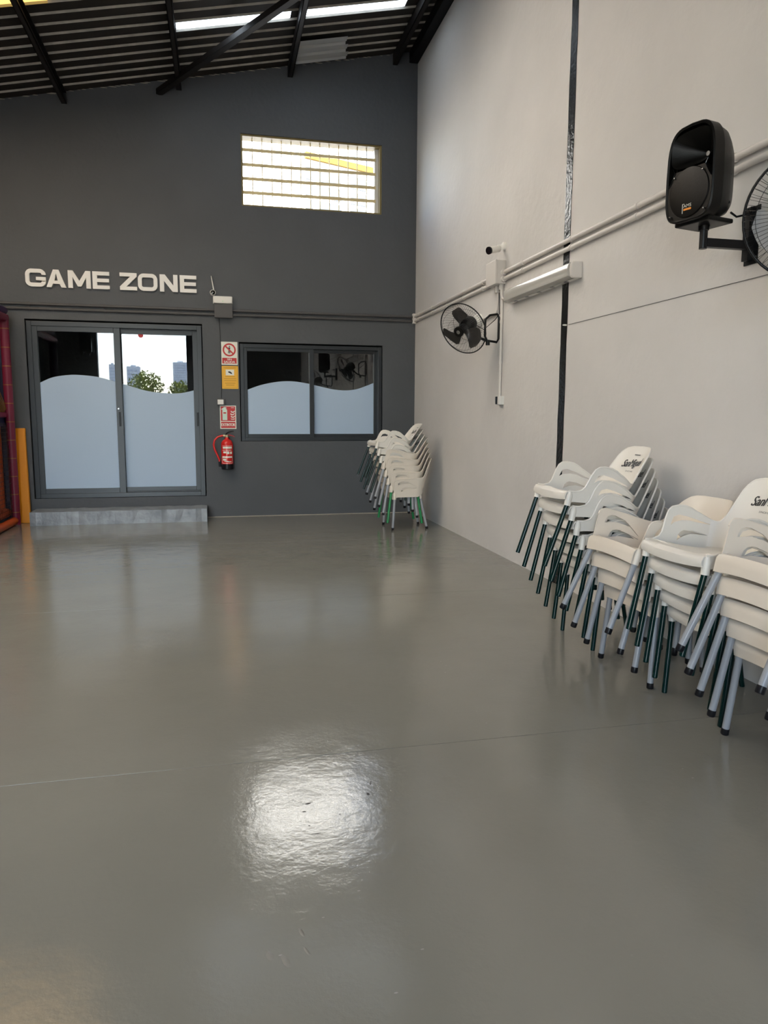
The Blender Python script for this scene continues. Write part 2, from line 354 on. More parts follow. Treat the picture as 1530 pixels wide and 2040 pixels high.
for px, py, w, l, an in ((601, 1858, .006, .020, .2), (611, 1895, .005, .022, .35), (538, 1903, .009, .018, .3), (570, 1914, .009, .022, .35)): scar(px, py, w, l, 0.0014, an, 'scar', 'paint_scar')
for px, py, w, l, an in ((614, 1601, .010, .005, 0), (606, 1617, .007, .004, 0), (733, 1582, .006, .010, 0), (738, 1560, .002, .02, -.3), (630, 1661, .018, .002, .1), (677, 1622, .005, .002, 0), (616, 1645, .004, .003, 0)): scar(px, py, w, l, 0.001, an, 'dark_scab', 'dark_scab')
# thin pale filler line at the foot of the far wall
# ceiling: corrugated sheets, one object per sheet
ceil = bpy.data.objects.new('ceiling', None); col.objects.link(ceil); ceil['kind'] = 'structure'; ORG[ceil.name] = Vector((0, 0, 0))
PER = 0.186; L0 = 9.323
XB = [XL - 0.2, -9.4, -6.9, -4.3, -3.95, -2.86, -2.22, -1.70, -1.55, -1.44, -0.92, -0.46, 0.0]
def roof_sheet(k0, n):
    """n corrugations; corrugation k has its pale flank ending at y = L0 - k*PER"""
    faces = []
    m_ = MB(); top = 0.02
    for k in range(k0, k0 + n):
        yl = L0 - k * PER
        # going +y from yl: pan (low) .105, flank up .012, crown .04, pale flank down .029
        prof = [(yl, 0, 'p'), (yl + 0.132, 0, 'h'), (yl + 0.140, top, 'c'), (yl + 0.176, top, 'w'), (yl + PER, 0, None)]
        for a in range(4):
            (ya, za, kind), (yb, zb, _) = prof[a], prof[a + 1]
            if yb > D + 0.1: continue
            for i in range(len(XB) - 1):
                xa, xb = XB[i], XB[i + 1]; xc = (xa + xb) / 2; yc = (ya + yb) / 2
                slot = k == SLOTK and kind in ('p', 'h') and ((-2.86 < xc < -1.70) or (-1.55 < xc < -0.46))
                light = any(lx0 < xc < lx1 and k in ks for lx0, lx1, ks in LIGHTS)
                pale = any(lx0 < xc < lx1 and k in ks for lx0, lx1, ks in ADDED_ROOFLIGHTS)
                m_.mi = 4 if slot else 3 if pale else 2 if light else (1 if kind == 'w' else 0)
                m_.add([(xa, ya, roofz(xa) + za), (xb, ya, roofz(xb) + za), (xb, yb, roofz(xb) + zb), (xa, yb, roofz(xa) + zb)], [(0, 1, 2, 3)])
    return part(m_, 'roof_sheet', ['roof_dark', 'roof_flank', 'rooflight', 'rooflight_added', 'rooflight_clear'], ceil)
SLOTK = 6; PATCHK = (1, 2, 3)
LIGHTS = [(-6.9, -3.95, range(10, 16))]
ADDED_ROOFLIGHTS = [(-6.9, -1.70, range(17, 24)), (-9.4, -4.3, range(31, 37)), (-6.9, -4.3, range(45, 51))]  # unseen translucent sheets, added to let more daylight into the hall
k = -1
while L0 - k * PER > YB - 0.3:
    roof_sheet(k, 5); k += 5
m_ = MB()
for k in PATCHK:
    yl = L0 - k * PER; pr_ = [(yl, -.05, 0), (yl + 0.112, -.05, 0), (yl + 0.122, -.008, 0), (yl + 0.160, -.008, 1), (yl + PER, -.05, 0)]; xe = -0.90 - 0.035 * k
    for a_ in range(4):
        (ya, za, w_), (yb, zb, _q) = pr_[a_], pr_[a_ + 1]
        m_.add([(-1.57, ya, roofz(-1.57) + za), (xe, ya, roofz(xe) + za), (xe, yb, roofz(xe) + zb), (-1.57, yb, roofz(-1.57) + zb)], [(0, 1, 2, 3)])
part(m_, 'roof_patch', 'roof_patch', ceil)
# purlins, brace, foam
PX = [-0.30, -1.60, -2.90, -4.17, -5.45, -6.7, -8.0, -9.3]
for x in PX:
    z = roofz(x) - 0.004; m_ = MB()
    m_.box((x - 0.022, YB, z - 0.125), (x - 0.014, D - 0.002, z)); m_.box((x - 0.022, YB, z - 0.008 - 0.0), (x + 0.035, D - 0.002, z)); m_.box((x - 0.022, YB, z - 0.125), (x + 0.035, D - 0.002, z - 0.117)); m_.box((x + 0.027, YB, z - 0.125), (x + 0.035, D - 0.002, z - 0.100))
    part(m_, 'purlin', 'purlin', ceil)
def below_roof(px, py, dz):
    d = ray(px, py); t = (5.79 - dz + 0.2077 * CAM.x - CAM.z) / (d.z - 0.2077 * d.x); return CAM + d * t
pa = below_roof(316, 183, 0.165); pa = bw(316, 184); pb = below_roof(578, 0, 0.165); dirb = (pb - pa).normalized(); pb = pb + dirb * 1.0
pa = Vector((pa.x, D - 0.004, pa.z)); side = dirb.cross(Vector((0, 0, 1))).normalized() * 0.035; up = Vector((0, 0, 0.03))
m_ = MB(); 
m_.hexa([pa - side - up, pb - side - up, pb + side - up, pa + side - up, pa - side - up * 0.8, pb - side - up * 0.8, pb + side - up * 0.8, pa + side - up * 0.8])
m_.hexa([pa + side * 0.86 - up, pb + side * 0.86 - up, pb + side - up, pa + side - up, pa + side * 0.86 + up, pb + side * 0.86 + up, pb + side + up, pa + side + up])
part(m_, 'roof_brace', 'purlin', ceil)
m_ = MB()
for k in range(60):
    x = -5.4 + 5.25 * k / 60 + random.uniform(-.05, .05); r = random.uniform(0.002, 0.006)
    z = roofz(x) - random.uniform(0.0, 0.01); m_.tube([(x - r * 9, D - 0.006, z - 0.0), (x, D - 0.012, z - r * 0.3), (x + r * 9, D - 0.006, z)], [r * 0.4, r, r * 0.4], 6)
fo = part(m_, 'sealing_foam', 'foam', wall_back, 40); fo['kind'] = 'stuff'

# ------------------------------------------------------------------ sliding door
def film_poly(x0, x1, z0, curve, y):
    n = 24; A, B = [], []
    for i in range(n + 1):
        x = x0 + (x1 - x0) * i / n; A.append((x, y, z0)); B.append((x, y, curve(x)))
    return MB().strip(A, B, (0, 0.001, 0))
def interp(pts):
    def f(x):
        if x <= pts[0][0]: return pts[0][1]
        for i in range(len(pts) - 1):
            if x <= pts[i + 1][0]:
                p0 = pts[max(i - 1, 0)]; p1 = pts[i]; p2 = pts[i + 1]; p3 = pts[min(i + 2, len(pts) - 1)]
                t = (x - p1[0]) / (p2[0] - p1[0]); h = p2[0] - p1[0]
                m1 = (p2[1] - p0[1]) / (p2[0] - p0[0]) * h; m2 = (p3[1] - p1[1]) / (p3[0] - p1[0]) * h
                return (2 * t**3 - 3 * t**2 + 1) * p1[1] + (t**3 - 2 * t**2 + t) * m1 + (-2 * t**3 + 3 * t**2) * p2[1] + (t**3 - t**2) * m2
        return pts[-1][1]
    return f
def lin(pts):
    def f(x):
        if x <= pts[0][0]: return pts[0][1]
        for (a, b), (c, d) in zip(pts, pts[1:]):
            if x <= c: return b + (d - b) * (x - a) / (c - a)
        return pts[-1][1]
    return f
def frame_rect(m_, x0, x1, z0, z1, w, ya, yb, wb=None):
    wb = wb or w
    m_.box((x0, ya, z0), (x0 + w, yb, z1)); m_.box((x1 - w, ya, z0), (x1, yb, z1)); m_.box((x0 + w, ya, z1 - w), (x1 - w, yb, z1)); m_.box((x0 + w, ya, z0), (x1 - w, yb, z0 + wb))
def glazed(name, label, x0, x1, z0, z1, xm, outer, stile, curve_px, handle=True):
    root = bpy.data.objects.new(name, None); col.objects.link(root); root['kind'] = 'structure'; root['label'] = label; root.location = (0, 0, 0); ORG[root.name] = Vector((0, 0, 0))
    m_ = MB(); frame_rect(m_, x0 + 0.012, x1 - 0.012, z0 + 0.003, z1 - 0.02, outer, D + 0.012, D + 0.15)
    m_.box((x0 + 0.012 + outer, D + 0.075, z1 - 0.02 - outer - 0.012), (x1 - 0.012 - outer, D + 0.085, z1 - 0.02 - outer)); m_.box((x0 + 0.012 + outer, D + 0.075, z0 + outer), (x1 - 0.012 - outer, D + 0.085, z0 + outer + 0.016))
    part(m_, 'outer_frame', 'alu', root, bevel=0.003)
    ix0, ix1, iz0, iz1 = x0 + 0.012 + outer * 0.7, x1 - 0.012 - outer * 0.7, z0 + 0.003 + outer * 0.7, z1 - 0.02 - outer * 0.7
    cv = interp([(p.x, p.z) for p in (bw(a, b, D + 0.06) for a, b in curve_px)])
    for (a, b, yy) in ((ix0, xm + stile / 2, D + 0.028), (xm - stile / 2, ix1, D + 0.088)):
        p_ = MB(); frame_rect(p_, a, b, iz0, iz1, stile, yy, yy + 0.045)
        sash = part(p_, 'sash', 'alu', root, bevel=0.003)
        gx0, gx1, gz0, gz1 = a + stile, b - stile, iz0 + stile, iz1 - stile
        part(MB().box((gx0 - 0.005, yy + 0.018, gz0 - 0.005), (gx1 + 0.005, yy + 0.022, gz1 + 0.005)), 'glass_pane', 'glass', sash)
        fl = part(film_poly(gx0, gx1, gz0, cv, yy + 0.0165), 'frosted_film', 'film', sash); fl['label'] = 'pale grey frosted film with a wavy top edge'
        if handle:
            hx = (b - stile / 2) if yy < D + 0.05 else (b - stile * 0.45)
            hz = bw(237, 835).z; h_ = MB().box((hx - 0.011, yy - 0.012, hz - 0.085), (hx + 0.011, yy + 0.002, hz + 0.085))
            part(h_, 'handle', 'black_metal', sash, bevel=0.004)
            if yy < D + 0.05: part(MB().lathe([(0.009, -0.016), (0.012, -0.008), (0.012, 0.0)], (hx - 0.012, yy, hz + 0.125), 12, 'Y'), 'lock', 'steel', sash, 40)
    return root
door = glazed('door_1', 'wide dark-framed sliding glass door below the white letters', DX0, DX1, DZ0, DZ1, bw(239, 820, D + 0.04).x, 0.055, 0.075,
              [(72, 766), (79, 763), (105, 752), (140, 747), (170, 748), (200, 752), (240, 763), (290, 778), (330, 783), (360, 783), (380, 779), (390, 776), (400, 772)])
p = bw(280, 666, D + 0.1); part(MB().lathe([(0.026, -0.001), (0.03, 0.0), (0.03, 0.002)], (p.x, D + 0.104, p.z - 0.01), 20, 'Y'), 'sticker', 'sign_red', door)
win = glazed('window_1', 'low sliding window with frosted film beside the corner', SX0, SX1, SZ0, SZ1, bw(621, 780, D + 0.04).x, 0.045, 0.055,
             [(486, 779), (494, 776), (520, 767), (555, 760.5), (585, 760), (617, 765), (640, 770), (665, 775.5), (690, 777.5), (712, 775), (735, 767), (742, 764), (752, 760)], handle=False)

# barred high window
hw = bpy.data.objects.new('window_2', None); col.objects.link(hw); hw['kind'] = 'structure'; hw['label'] = 'bright barred opening high in the charcoal wall'; ORG[hw.name] = Vector((0, 0, 0))
m_ = MB(); frame_rect(m_, WX0, WX1, WZ0, WZ1, 0.022, D + 0.02, D + 0.19); part(m_, 'frame', 'frame_yellow', hw)
part(MB().box((WX1 - 0.075, D + 0.10, WZ0 + 0.022), (WX1 - 0.022, D + 0.16, WZ1 - 0.022)), 'side_post', 'white_plastic', hw)
gx0, gx1 = WX0 + 0.022, WX1 - 0.06; H_ = WZ1 - WZ0
for fr in (0.185, 0.39, 0.585, 0.78):
    z = WZ1 - H_ * fr; part(MB().box((gx0, D + 0.09, z - 0.018), (gx1, D + 0.105, z + 0.018)), 'horizontal_bar', 'bar_yellow', hw)
for k in range(1, 14):
    x = gx0 + (gx1 - gx0) * k / 14; part(MB().tube([(x, D + 0.098, WZ0 + 0.02), (x, D + 0.098, WZ1 - 0.02)], 0.0065, 6), 'upright_bar', 'bar_yellow', hw, 40)

# step under the door
mb = MB(); yf = 9.085
n = 30; A = [(-4.70 + (2.0) * i / n, yf + random.uniform(-.004, .004), 0.0) for i in range(n + 1)]; B = [(a[0], a[1] + random.uniform(-.003, .006), 0.158 + random.uniform(-.003, .003)) for a in A]
mb.strip(A, B, (0, D - 0.02 - yf, 0)); st = struct(mb, 'step', 'cement', 'rough grey cement step below the sliding door', bevel=0.0)
mb = MB().box((-2.70, D - 0.006, 0.0), (-0.02, D - 0.0005, 0.006)); struct(mb, 'baseboard_back', 'foam', 'thin pale line at the foot of the charcoal wall')

# ================================================================== OUTDOORS
mb = MB().add([(-2500, -3000, -0.15), (2500, -3000, -0.15), (2500, 3000, -0.15), (-2500, 3000, -0.15)], [(0, 1, 2, 3)]); struct(mb, 'ground', 'asphalt', 'asphalt outside the hall')
# neighbouring building seen through the barred window
def far(px, py, yy): return on(1, yy, px, py)
a = far(606, 303, 22.0); zt = a.z; b = far(752, 330, 23.0); b = Vector((b.x, 23.0, zt)); e = (b - a); e.z = 0; L = e.length; e.normalize(); nrm = Vector((e.y, -e.x, 0))
nb = thing('neighbour_building', 'white building with yellow eaves and grey shutters seen through the barred window', 'building', (a.x, a.y, -0.1))
e2 = -nrm; LL = L + 1.2
def blk(u0, u1, z0, z1, d0, d1):
    P = lambda u, z, d: a + e * u + nrm * d + Vector((0, 0, z - a.z))
    return [P(u0, z0, d0), P(u1, z0, d0), P(u1, z0, d1), P(u0, z0, d1), P(u0, z1, d0), P(u1, z1, d0), P(u1, z1, d1), P(u0, z1, d1)]
part(MB().hexa(blk(0, LL, -0.1, zt - 0.002, 0, -6)), 'facade', 'ext_white', nb)
part(MB().hexa(blk(0.0, LL + 0.2, zt - 0.17, zt, 0.10, 0.0)), 'eaves', 'ext_yellow', nb)
for c0, c1 in ((0.0, 0.10), (0.17, 0.48), (0.60, 0.84)):
    for r in range(4):
        z1 = zt - 0.38 - r * 0.44; w_ = part(MB().hexa(blk(L * c0 + 0.03, L * c1, z1 - 0.34, z1, 0.03, -0.02)), 'shutter', 'shutter', nb)
wr = far(705, 350, 29.5).x
wl = thing('white_outbuilding', 'plain sunlit white building filling most of the barred window', 'building', (-9.0, 29.5, -0.15))
part(MB().box((-16.0, 29.5, -0.15), (wr, 34.0, 21.0)), 'facade', 'ext_white', wl); part(MB().box((-16.1, 29.4, 21.0), (wr + 0.1, 34.1, 21.4)), 'parapet', 'ext_white', wl)
# things mirrored in the door glass (behind the camera)
def mirrored(px, py, dist):
    d = ray(px, py); h = CAM + d * ((D + 0.05 - CAM.y) / d.y); d2 = Vector((d.x, -d.y, d.z)); return h + d2 * (dist / abs(d2.y))
def tower(px0, px1, pyt, dist, lab, floors, name='tower_block'):
    p0, p1 = mirrored(px0, 780, dist), mirrored(px1, pyt, dist); xa, xb = sorted((p0.x, p1.x)); zt_ = p1.z; y_ = p0.y
    t = thing(name, lab, 'building', ((xa + xb) / 2, y_, -0.15), 'high-rises mirrored in the glass door')
    part(MB().box((xa, y_ - (xb - xa), -0.15), (xb, y_, zt_)), 'body', 'tower', t)
    for i in range(floors):
        z = zt_ * (0.35 + 0.62 * i / floors); part(MB().box((xa + (xb - xa) * 0.08, y_ - 0.2, z), (xb - (xb - xa) * 0.08, y_ + 0.4, z + zt_ * 0.62 / floors * 0.45)), 'window_band', 'tower_glass', t)
    part(MB().box((xa + (xb - xa) * 0.3, y_ - (xb - xa) * 0.7, zt_), (xb - (xb - xa) * 0.3, y_ - (xb - xa) * 0.3, zt_ * 1.03)), 'roof_cabin', 'tower', t)
tower(254, 277, 730, 900, 'slab tower mirrored beside the dark door stile', 8)
tower(346, 372, 722, 800, 'tall tower mirrored near the edge of the right door leaf', 14)
tower(219, 229, 726, 1100, 'slim far tower mirrored in the left door leaf', 10)
def tree(px, pyt, pyb, wpx, dist, lab):
    p = mirrored(px, pyt, dist); q = mirrored(px, pyb, dist); s = (dist + 19) / FPX; rr = wpx * s / 2; c = Vector((p.x, p.y, (p.z + q.z) / 2)); hz = (p.z - q.z) / 2
    t = thing('tree', lab, 'tree', (p.x, p.y, -0.15), 'trees mirrored in the glass door')
    part(MB().tube([(p.x, p.y, -0.15), (p.x + 0.1, p.y, c.z * 0.6), (p.x, p.y, c.z)], [0.16, 0.12, 0.05], 8), 'trunk', 'bark', t, 40)
    m_ = MB()
    for k in range(900):
        u = Vector((random.gauss(0, 1), random.gauss(0, 1), random.gauss(0, 1))).normalized() * random.uniform(0.35, 1.0)
        cc = c + Vector((u.x * rr, u.y * rr, u.z * hz)); n1 = Vector((random.gauss(0, 1), random.gauss(0, 1), random.gauss(0, 1))).normalized(); n2 = n1.orthogonal().normalized(); sz = rr * random.uniform(0.06, 0.13)
        m_.add([cc - n1 * sz, cc + n2 * sz * 0.5, cc + n1 * sz, cc - n2 * sz * 0.5], [(0, 1, 2, 3)])
    fo_ = part(m_, 'foliage', 'leaf', t)
tree(289, 738, 800, 56, 38, 'yellow-green tree mirrored below the slab tower')
tree(362, 757, 800, 44, 30, 'low yellow-green tree mirrored below the tall tower')
# black tarpaulin hanging at the entrance (mirrored in the left door leaf)
q0 = mirrored(157, 662, D - YB - 0.35); q1 = mirrored(187, 705, D - YB - 0.35)
m_ = MB(); n = 24; A, B = [], []
for i in range(n + 1):
    x = q0.x + (q1.x - q0.x) * i / n; w = 0.06 * math.sin(i * 1.3) + 0.02 * math.sin(i * 3.1)
    A.append((x, q0.y + w * 0.4, q0.z)); B.append((x, q0.y + w, q1.z - 0.06 * math.sin(i * 0.5)))
m_.strip(A, B, (0, 0.012, 0))
single(m_, 'tarpaulin', 'black_gloss', 'crumpled black tarpaulin hung by the entrance, mirrored in the door', 'tarpaulin', ((q0.x + q1.x) / 2, q0.y, q0.z), smooth=60)

# ================================================================== LETTERS
LET = thing('wall_lettering', 'large white GAME ZONE letters above the sliding door', 'lettering', (-3.72, D, 2.86))
def ring(w, rx, t, n=10):
    out, inn = [], []
    ri = max(rx - t, 0.06)
    for cx, cy, a0 in ((w - rx, 1 - rx, 0), (rx, 1 - rx, 90), (rx, rx, 180), (w - rx, rx, 270)):
        for k in range(n + 1):
            a = math.radians(a0 + 90 * k / n); out.append((cx + rx * math.cos(a), cy + rx * math.sin(a)))
            ccx = min(max(cx, t + ri), w - t - ri); ccy = min(max(cy, t * 0.95 + ri), 1 - t * 0.95 - ri)
            inn.append((ccx + ri * math.cos(a), ccy + ri * math.sin(a)))
    return out, inn
def letter_polys(ch, w):
    t, s = 0.21, 0.25
    if ch == 'E': return [[(0, 0), (w, 0), (w, t), (s, t), (s, .40), (w - .03, .40), (w - .03, .60), (s, .60), (s, 1 - t), (w, 1 - t), (w, 1), (0, 1)]]
    if ch == 'M': return [[(0, 0), (s, 0), (s, .62), (w / 2 - .1, .10), (w / 2 + .1, .10), (w - s, .62), (w - s, 0), (w, 0), (w, 1), (w - .27, 1), (w / 2, .42), (.27, 1), (0, 1)]]
    if ch == 'N': return [[(0, 0), (s, 0), (s, .63), (w - .3, 0), (w, 0), (w, 1), (w - s, 1), (w - s, .37), (.3, 1), (0, 1)]]
    if ch == 'Z': return [[(0, 0), (w, 0), (w, t), (.37, t), (w, 1 - t * .95), (w, 1), (0, 1), (0, 1 - t), (w - .37, 1 - t), (0, t * .95)]]
    if ch == 'A':
        h = [(0, 0), (.27, 0), (.36, .2), (w / 2, .2), (w / 2, .38), (.45, .38), (w / 2, .80), (w / 2, 1), (w / 2 - .15, 1)]
        return [h, [(w - x, y) for x, y in reversed(h)]]
    o, i = ring(w, 0.33, 0.22); n = len(o); ps = []
    for k in range(n):
        k2 = (k + 1) % n; c = ((o[k][0] + o[k2][0] + i[k][0] + i[k2][0]) / 4, (o[k][1] + o[k2][1] + i[k][1] + i[k2][1]) / 4)
        if ch == 'G' and c[0] > w - 0.3 and 0.33 < c[1] < 0.67: continue
        ps.append([o[k], o[k2], i[k2], i[k]])
    if ch == 'G': ps += [[(w * .52, .36), (w - .22, .36), (w - .22, .55), (w * .52, .55)], [(w - .22, .30), (w, .30), (w, .55), (w - .22, .55)]]
    return ps
zb_, zt_ = 2.757, 2.957
sx = lambda zx: bw(zx * 0.31373, 560).x
for ch, x0, x1 in (('G', 165, 295), ('A', 297, 422), ('M', 435, 578), ('E', 590, 697), ('Z', 762, 870), ('O', 877, 1000), ('N', 1015, 1128), ('E', 1142, 1247)):
    xa, xb = sx(x0), sx(x1); h = 0.2; w = (xb - xa) / h; m_ = MB()
    for ply in letter_polys(ch, w):
        m_.prism(ply, lambda q: (xa + q[0] * h, D - 0.03, zb_ + q[1] * h), lambda q: (xa + q[0] * h, D - 0.001, zb_ + q[1] * h))
    part(m_, 'letter', 'white_letter', LET)

# ================================================================== END WALL FITTINGS
def pipe(name, path, r, m, label, cat='conduit', group=None, clips=(), clipm=None, org=None):
    t = thing(name, label, cat, org or path[0], group)
    part(MB().tube(path, r, 10), 'pipe', m, t, 50)
    for c, ax in clips:
        c = Vector(c); ax = Vector(ax)
        part(MB().tube([c - ax * 0.012, c + ax * 0.012], r * 1.28, 10), 'clip', clipm or m, t, 50)
    return t
JX0, JX1, JZ0, JZ1 = -2.552, -2.339, 2.468, 2.623
for zz_, nm in ((2.562, 'upper'), (2.508, 'lower')):
    for x0, x1, s_ in ((-5.9, JX0, 'over the sliding door'), (JX1, -0.045, 'between the junction box and the corner')):
        cl = [((x0 + (x1 - x0) * f, D - 0.019, zz_), (1, 0, 0)) for f in (0.12, 0.37, 0.62, 0.87)]
        pipe('wall_conduit', [(x0, D - 0.019, zz_), (x1, D - 0.019, zz_)], 0.0165, 'pvc_dark', f'{nm} charcoal painted conduit {s_}', group='charcoal conduits', clips=cl)
jb = thing('junction_box', 'charcoal painted square junction box below the emergency light', 'junction box', (-2.445, D, JZ0))
part(MB().box((JX0, D - 0.07, JZ0), (JX1, D, JZ1)), 'body', 'pvc_dark', jb, bevel=0.006); part(MB().box((JX0 - 0.003, D - 0.085, JZ0 - 0.003), (JX1 + 0.003, D - 0.07, JZ1 + 0.003)), 'lid', 'pvc_dark', jb, bevel=0.004)
em = thing('emergency_light', 'white rectangular emergency light above the charcoal junction box', 'light', (-2.45, D, 2.635))
part(MB().box((-2.568, D - 0.03, 2.636), (-2.335, D, 2.728)), 'base', 'white_plastic', em, bevel=0.006); part(MB().box((-2.565, D - 0.062, 2.640), (-2.338, D - 0.03, 2.726)), 'cover', 'white_plastic', em, bevel=0.012)
part(MB().lathe([(0.004, -0.003), (0.005, 0)], (-2.45, D - 0.062, 2.665), 10, 'Y'), 'indicator', 'led', em)
cm = thing('wireless_camera', 'small round wireless camera with a white aerial above the emergency light', 'camera', (-2.575, D, 2.775))
cc = bw(424, 583, D - 0.05)
part(MB().lathe([(0.018, -0.028), (0.03, -0.024), (0.036, -0.008), (0.034, 0.02), (0.02, 0.03)], (cc.x, D - 0.04, cc.z), 20, 'Y'), 'body', 'white_plastic', cm, 50)
part(MB().lathe([(0.012, -0.006), (0.026, -0.004), (0.027, 0.0)], (cc.x, D - 0.068, cc.z), 20, 'Y'), 'lens_ring', 'black_gloss', cm, 40)
part(MB().lathe([(0.006, -0.003), (0.008, 0.0)], (cc.x, D - 0.074, cc.z), 12, 'Y'), 'lens', 'steel', cm)
part(MB().tube([(cc.x + 0.012, D - 0.03, cc.z + 0.03), (cc.x - 0.016, D - 0.03, cc.z + 0.20)], [0.008, 0.004], 8), 'aerial', 'white_plastic', cm, 40)
part(MB().tube([(cc.x, D - 0.04, cc.z), (cc.x + 0.01, D - 0.001, cc.z - 0.01)], 0.012, 8), 'mount', 'white_plastic', cm)
pth = [bw(x, y, D - 0.004) for x, y in ((437, 633), (437.5, 650), (440, 690), (441, 740), (441.5, 770), (441, 785), (441.5, 796))]
single(MB().tube(pth, 0.0035, 6), 'cable', 'ink', 'thin black cable from the charcoal junction box down to the switch', 'cable', tuple(pth[-1]))
sw = thing('wall_switch', 'small white switch on a charcoal back box above the red extinguisher sign', 'switch', (-2.506, D, 1.40))
part(MB().box((-2.548, D - 0.035, 1.408), (-2.450, D, 1.492)), 'back_box', 'pvc_dark', sw, bevel=0.005); part(MB().box((-2.543, D - 0.045, 1.418), (-2.470, D - 0.035, 1.478)), 'rocker', 'white_plastic', sw, bevel=0.004)

def sign(name, label, x0, x1, z0, z1, m):
    t = thing(name, label, 'sign', ((x0 + x1) / 2, D, z0)); part(MB().box((x0, D - 0.005, z0), (x1, D - 0.0005, z1)), 'panel', m, t); return t
def rect(x0, x1, z0, z1, dy=0.0058): return MB().box((x0, D - dy, z0), (x1, D - 0.0045, z1))
# no exit
x0, x1, z0, z1 = -2.487, -2.285, 1.906, 2.187
t = sign('no_exit_sign', 'white sign with a red prohibition ring reading SIN SALIDA', x0, x1, z0, z1, 'sign_white')
cx, cz, R_ = (x0 + x1) / 2, z1 - 0.098, 0.074
m_ = MB(); A, B = [], []
for k in range(33):
    a_ = 2 * PI * k / 32; A.append((cx + (R_ + .006) * math.cos(a_), D - 0.0062, cz + (R_ + .006) * math.sin(a_))); B.append((cx + (R_ - .013) * math.cos(a_), D - 0.0062, cz + (R_ - .013) * math.sin(a_)))
m_.strip(A, B, (0, 0.0015, 0)); dd = Vector((math.cos(-PI / 4), 0, math.sin(-PI / 4))); nn = Vector((-dd.z, 0, dd.x)) * 0.009; c_ = Vector((cx, D - 0.0064, cz))
m_.strip([c_ - dd * R_ - nn, c_ + dd * R_ - nn], [c_ - dd * R_ + nn, c_ + dd * R_ + nn], (0, 0.0015, 0)); part(m_, 'prohibition_ring', 'sign_red', t)
m_ = MB(); m_.lathe([(0.008, -0.0005), (0.008, 0.0006)], (cx + 0.003, D - 0.0056, cz + 0.042), 12, 'Y'); m_.prism([(-.012, .03), (.014, .03), (.01, 0), (.012, -.045), (.002, -.045), (0, -.01), (-.008, -.045), (-.016, -.043), (-.008, 0)], lambda q: (cx + q[0], D - 0.006, cz + q[1]), lambda q: (cx + q[0], D - 0.005, cz + q[1])); part(m_, 'walking_figure', 'ink', t)
part(rect(x0 + 0.014, x1 - 0.014, z0 + 0.016, z0 + 0.085), 'caption_panel', 'sign_red', t)
m_ = MB(); text_on(m_, 'SIN', (cx, D - 0.006, z0 + 0.068), 0.055, 0.022, UX, UZ, NB, offset=0.02); text_on(m_, 'SALIDA', (cx, D - 0.006, z0 + 0.036), 0.135, 0.028, UX, UZ, NB, offset=0.02); part(m_, 'caption', 'sign_white', t)
# camera notice
x0, x1, z0, z1 = -2.483, -2.283, 1.612, 1.893
t = sign('camera_notice', 'yellow video surveillance notice below the white prohibition sign', x0, x1, z0, z1, 'sign_yellow')
part(rect(x0 + 0.048, x0 + 0.150, z1 - 0.115, z1 - 0.045), 'picture_panel', 'sign_white', t)
m_ = MB().prism([(-.024, .012), (.0, .014), (.026, -.006), (.024, -.018), (.012, -.016), (-.02, -.001)], lambda q: (x0 + 0.1 + q[0], D - 0.0075, z1 - 0.08 + q[1]), lambda q: (x0 + 0.1 + q[0], D - 0.0055, z1 - 0.08 + q[1])); part(m_, 'camera_picture', 'ink', t)
for i, (w, zz_) in enumerate(((0.15, z1 - 0.025), (0.125, z1 - 0.13), (0.15, z1 - 0.155), (0.15, z1 - 0.18), (0.13, z1 - 0.212), (0.10, z1 - 0.235))):
    part(rect((x0 + x1) / 2 - w / 2, (x0 + x1) / 2 + w / 2, zz_ - 0.003, zz_ + 0.003), 'print_line', 'dull_ink', t)
m_ = MB(); frame_rect(m_, x0 + 0.014, x1 - 0.012, z0 + 0.014, z1 - 0.012, 0.002, D - 0.0056, D - 0.0045); part(m_, 'border', 'dull_ink', t)
# extinguisher sign
x0, x1, z0, z1 = -2.518, -2.319, 1.115, 1.405
t = sign('extinguisher_sign', 'red sign with a white extinguisher pictogram reading EXTINTOR', x0, x1, z0, z1, 'sign_white')
zm = z0 + 0.088
part(rect(x0 + 0.011, x1 - 0.011, zm + 0.010, z1 - 0.011), 'picture_panel', 'sign_red', t); part(rect(x0 + 0.011, x1 - 0.011, z0 + 0.011, zm), 'caption_panel', 'sign_red', t)
m_ = MB(); ex = x0 + 0.06
yy0, yy1 = D - 0.0072, D - 0.0055
m_.prism([(-.029, -.145), (.029, -.145), (.029, -.02), (.02, -.006), (.008, 0), (.024, .002), (.02, .014), (-.005, .018), (-.04, -.006), (-.036, -.02), (-.018, -.006), (-.029, -.02)], lambda q: (ex + q[0], yy0, z1 - 0.036 + q[1]), lambda q: (ex + q[0], yy1, z1 - 0.036 + q[1])); part(m_, 'pictogram', 'sign_green', t)
part(MB().box((ex - .018, yy0 - 0.001, z1 - 0.10), (ex + .017, yy1, z1 - 0.083)), 'pictogram_label', 'sign_red', t)
m_ = MB()
for k in range(4):
    bx, bz = x1 - 0.072 + 0.005 * (k % 2), z1 - 0.17 + k * 0.031
    m_.prism([(0, 0), (.014, -.012), (.036, -.012), (.052, .004), (.054, .018), (.034, .002), (.018, .002), (.004, .014)] if k else [(0, .008), (.014, -.004), (.05, -.004), (.052, .014), (.034, .004), (.018, .006)], lambda q: (bx + q[0], yy0, bz + q[1]), lambda q: (bx + q[0], yy1, bz + q[1]))
part(m_, 'flame_pictogram', 'sign_white', t)
part(rect(x1 - 0.062, x1 - 0.025, z1 - 0.03, z1 - 0.024, 0.0062), 'maker_mark', 'sign_white', t)
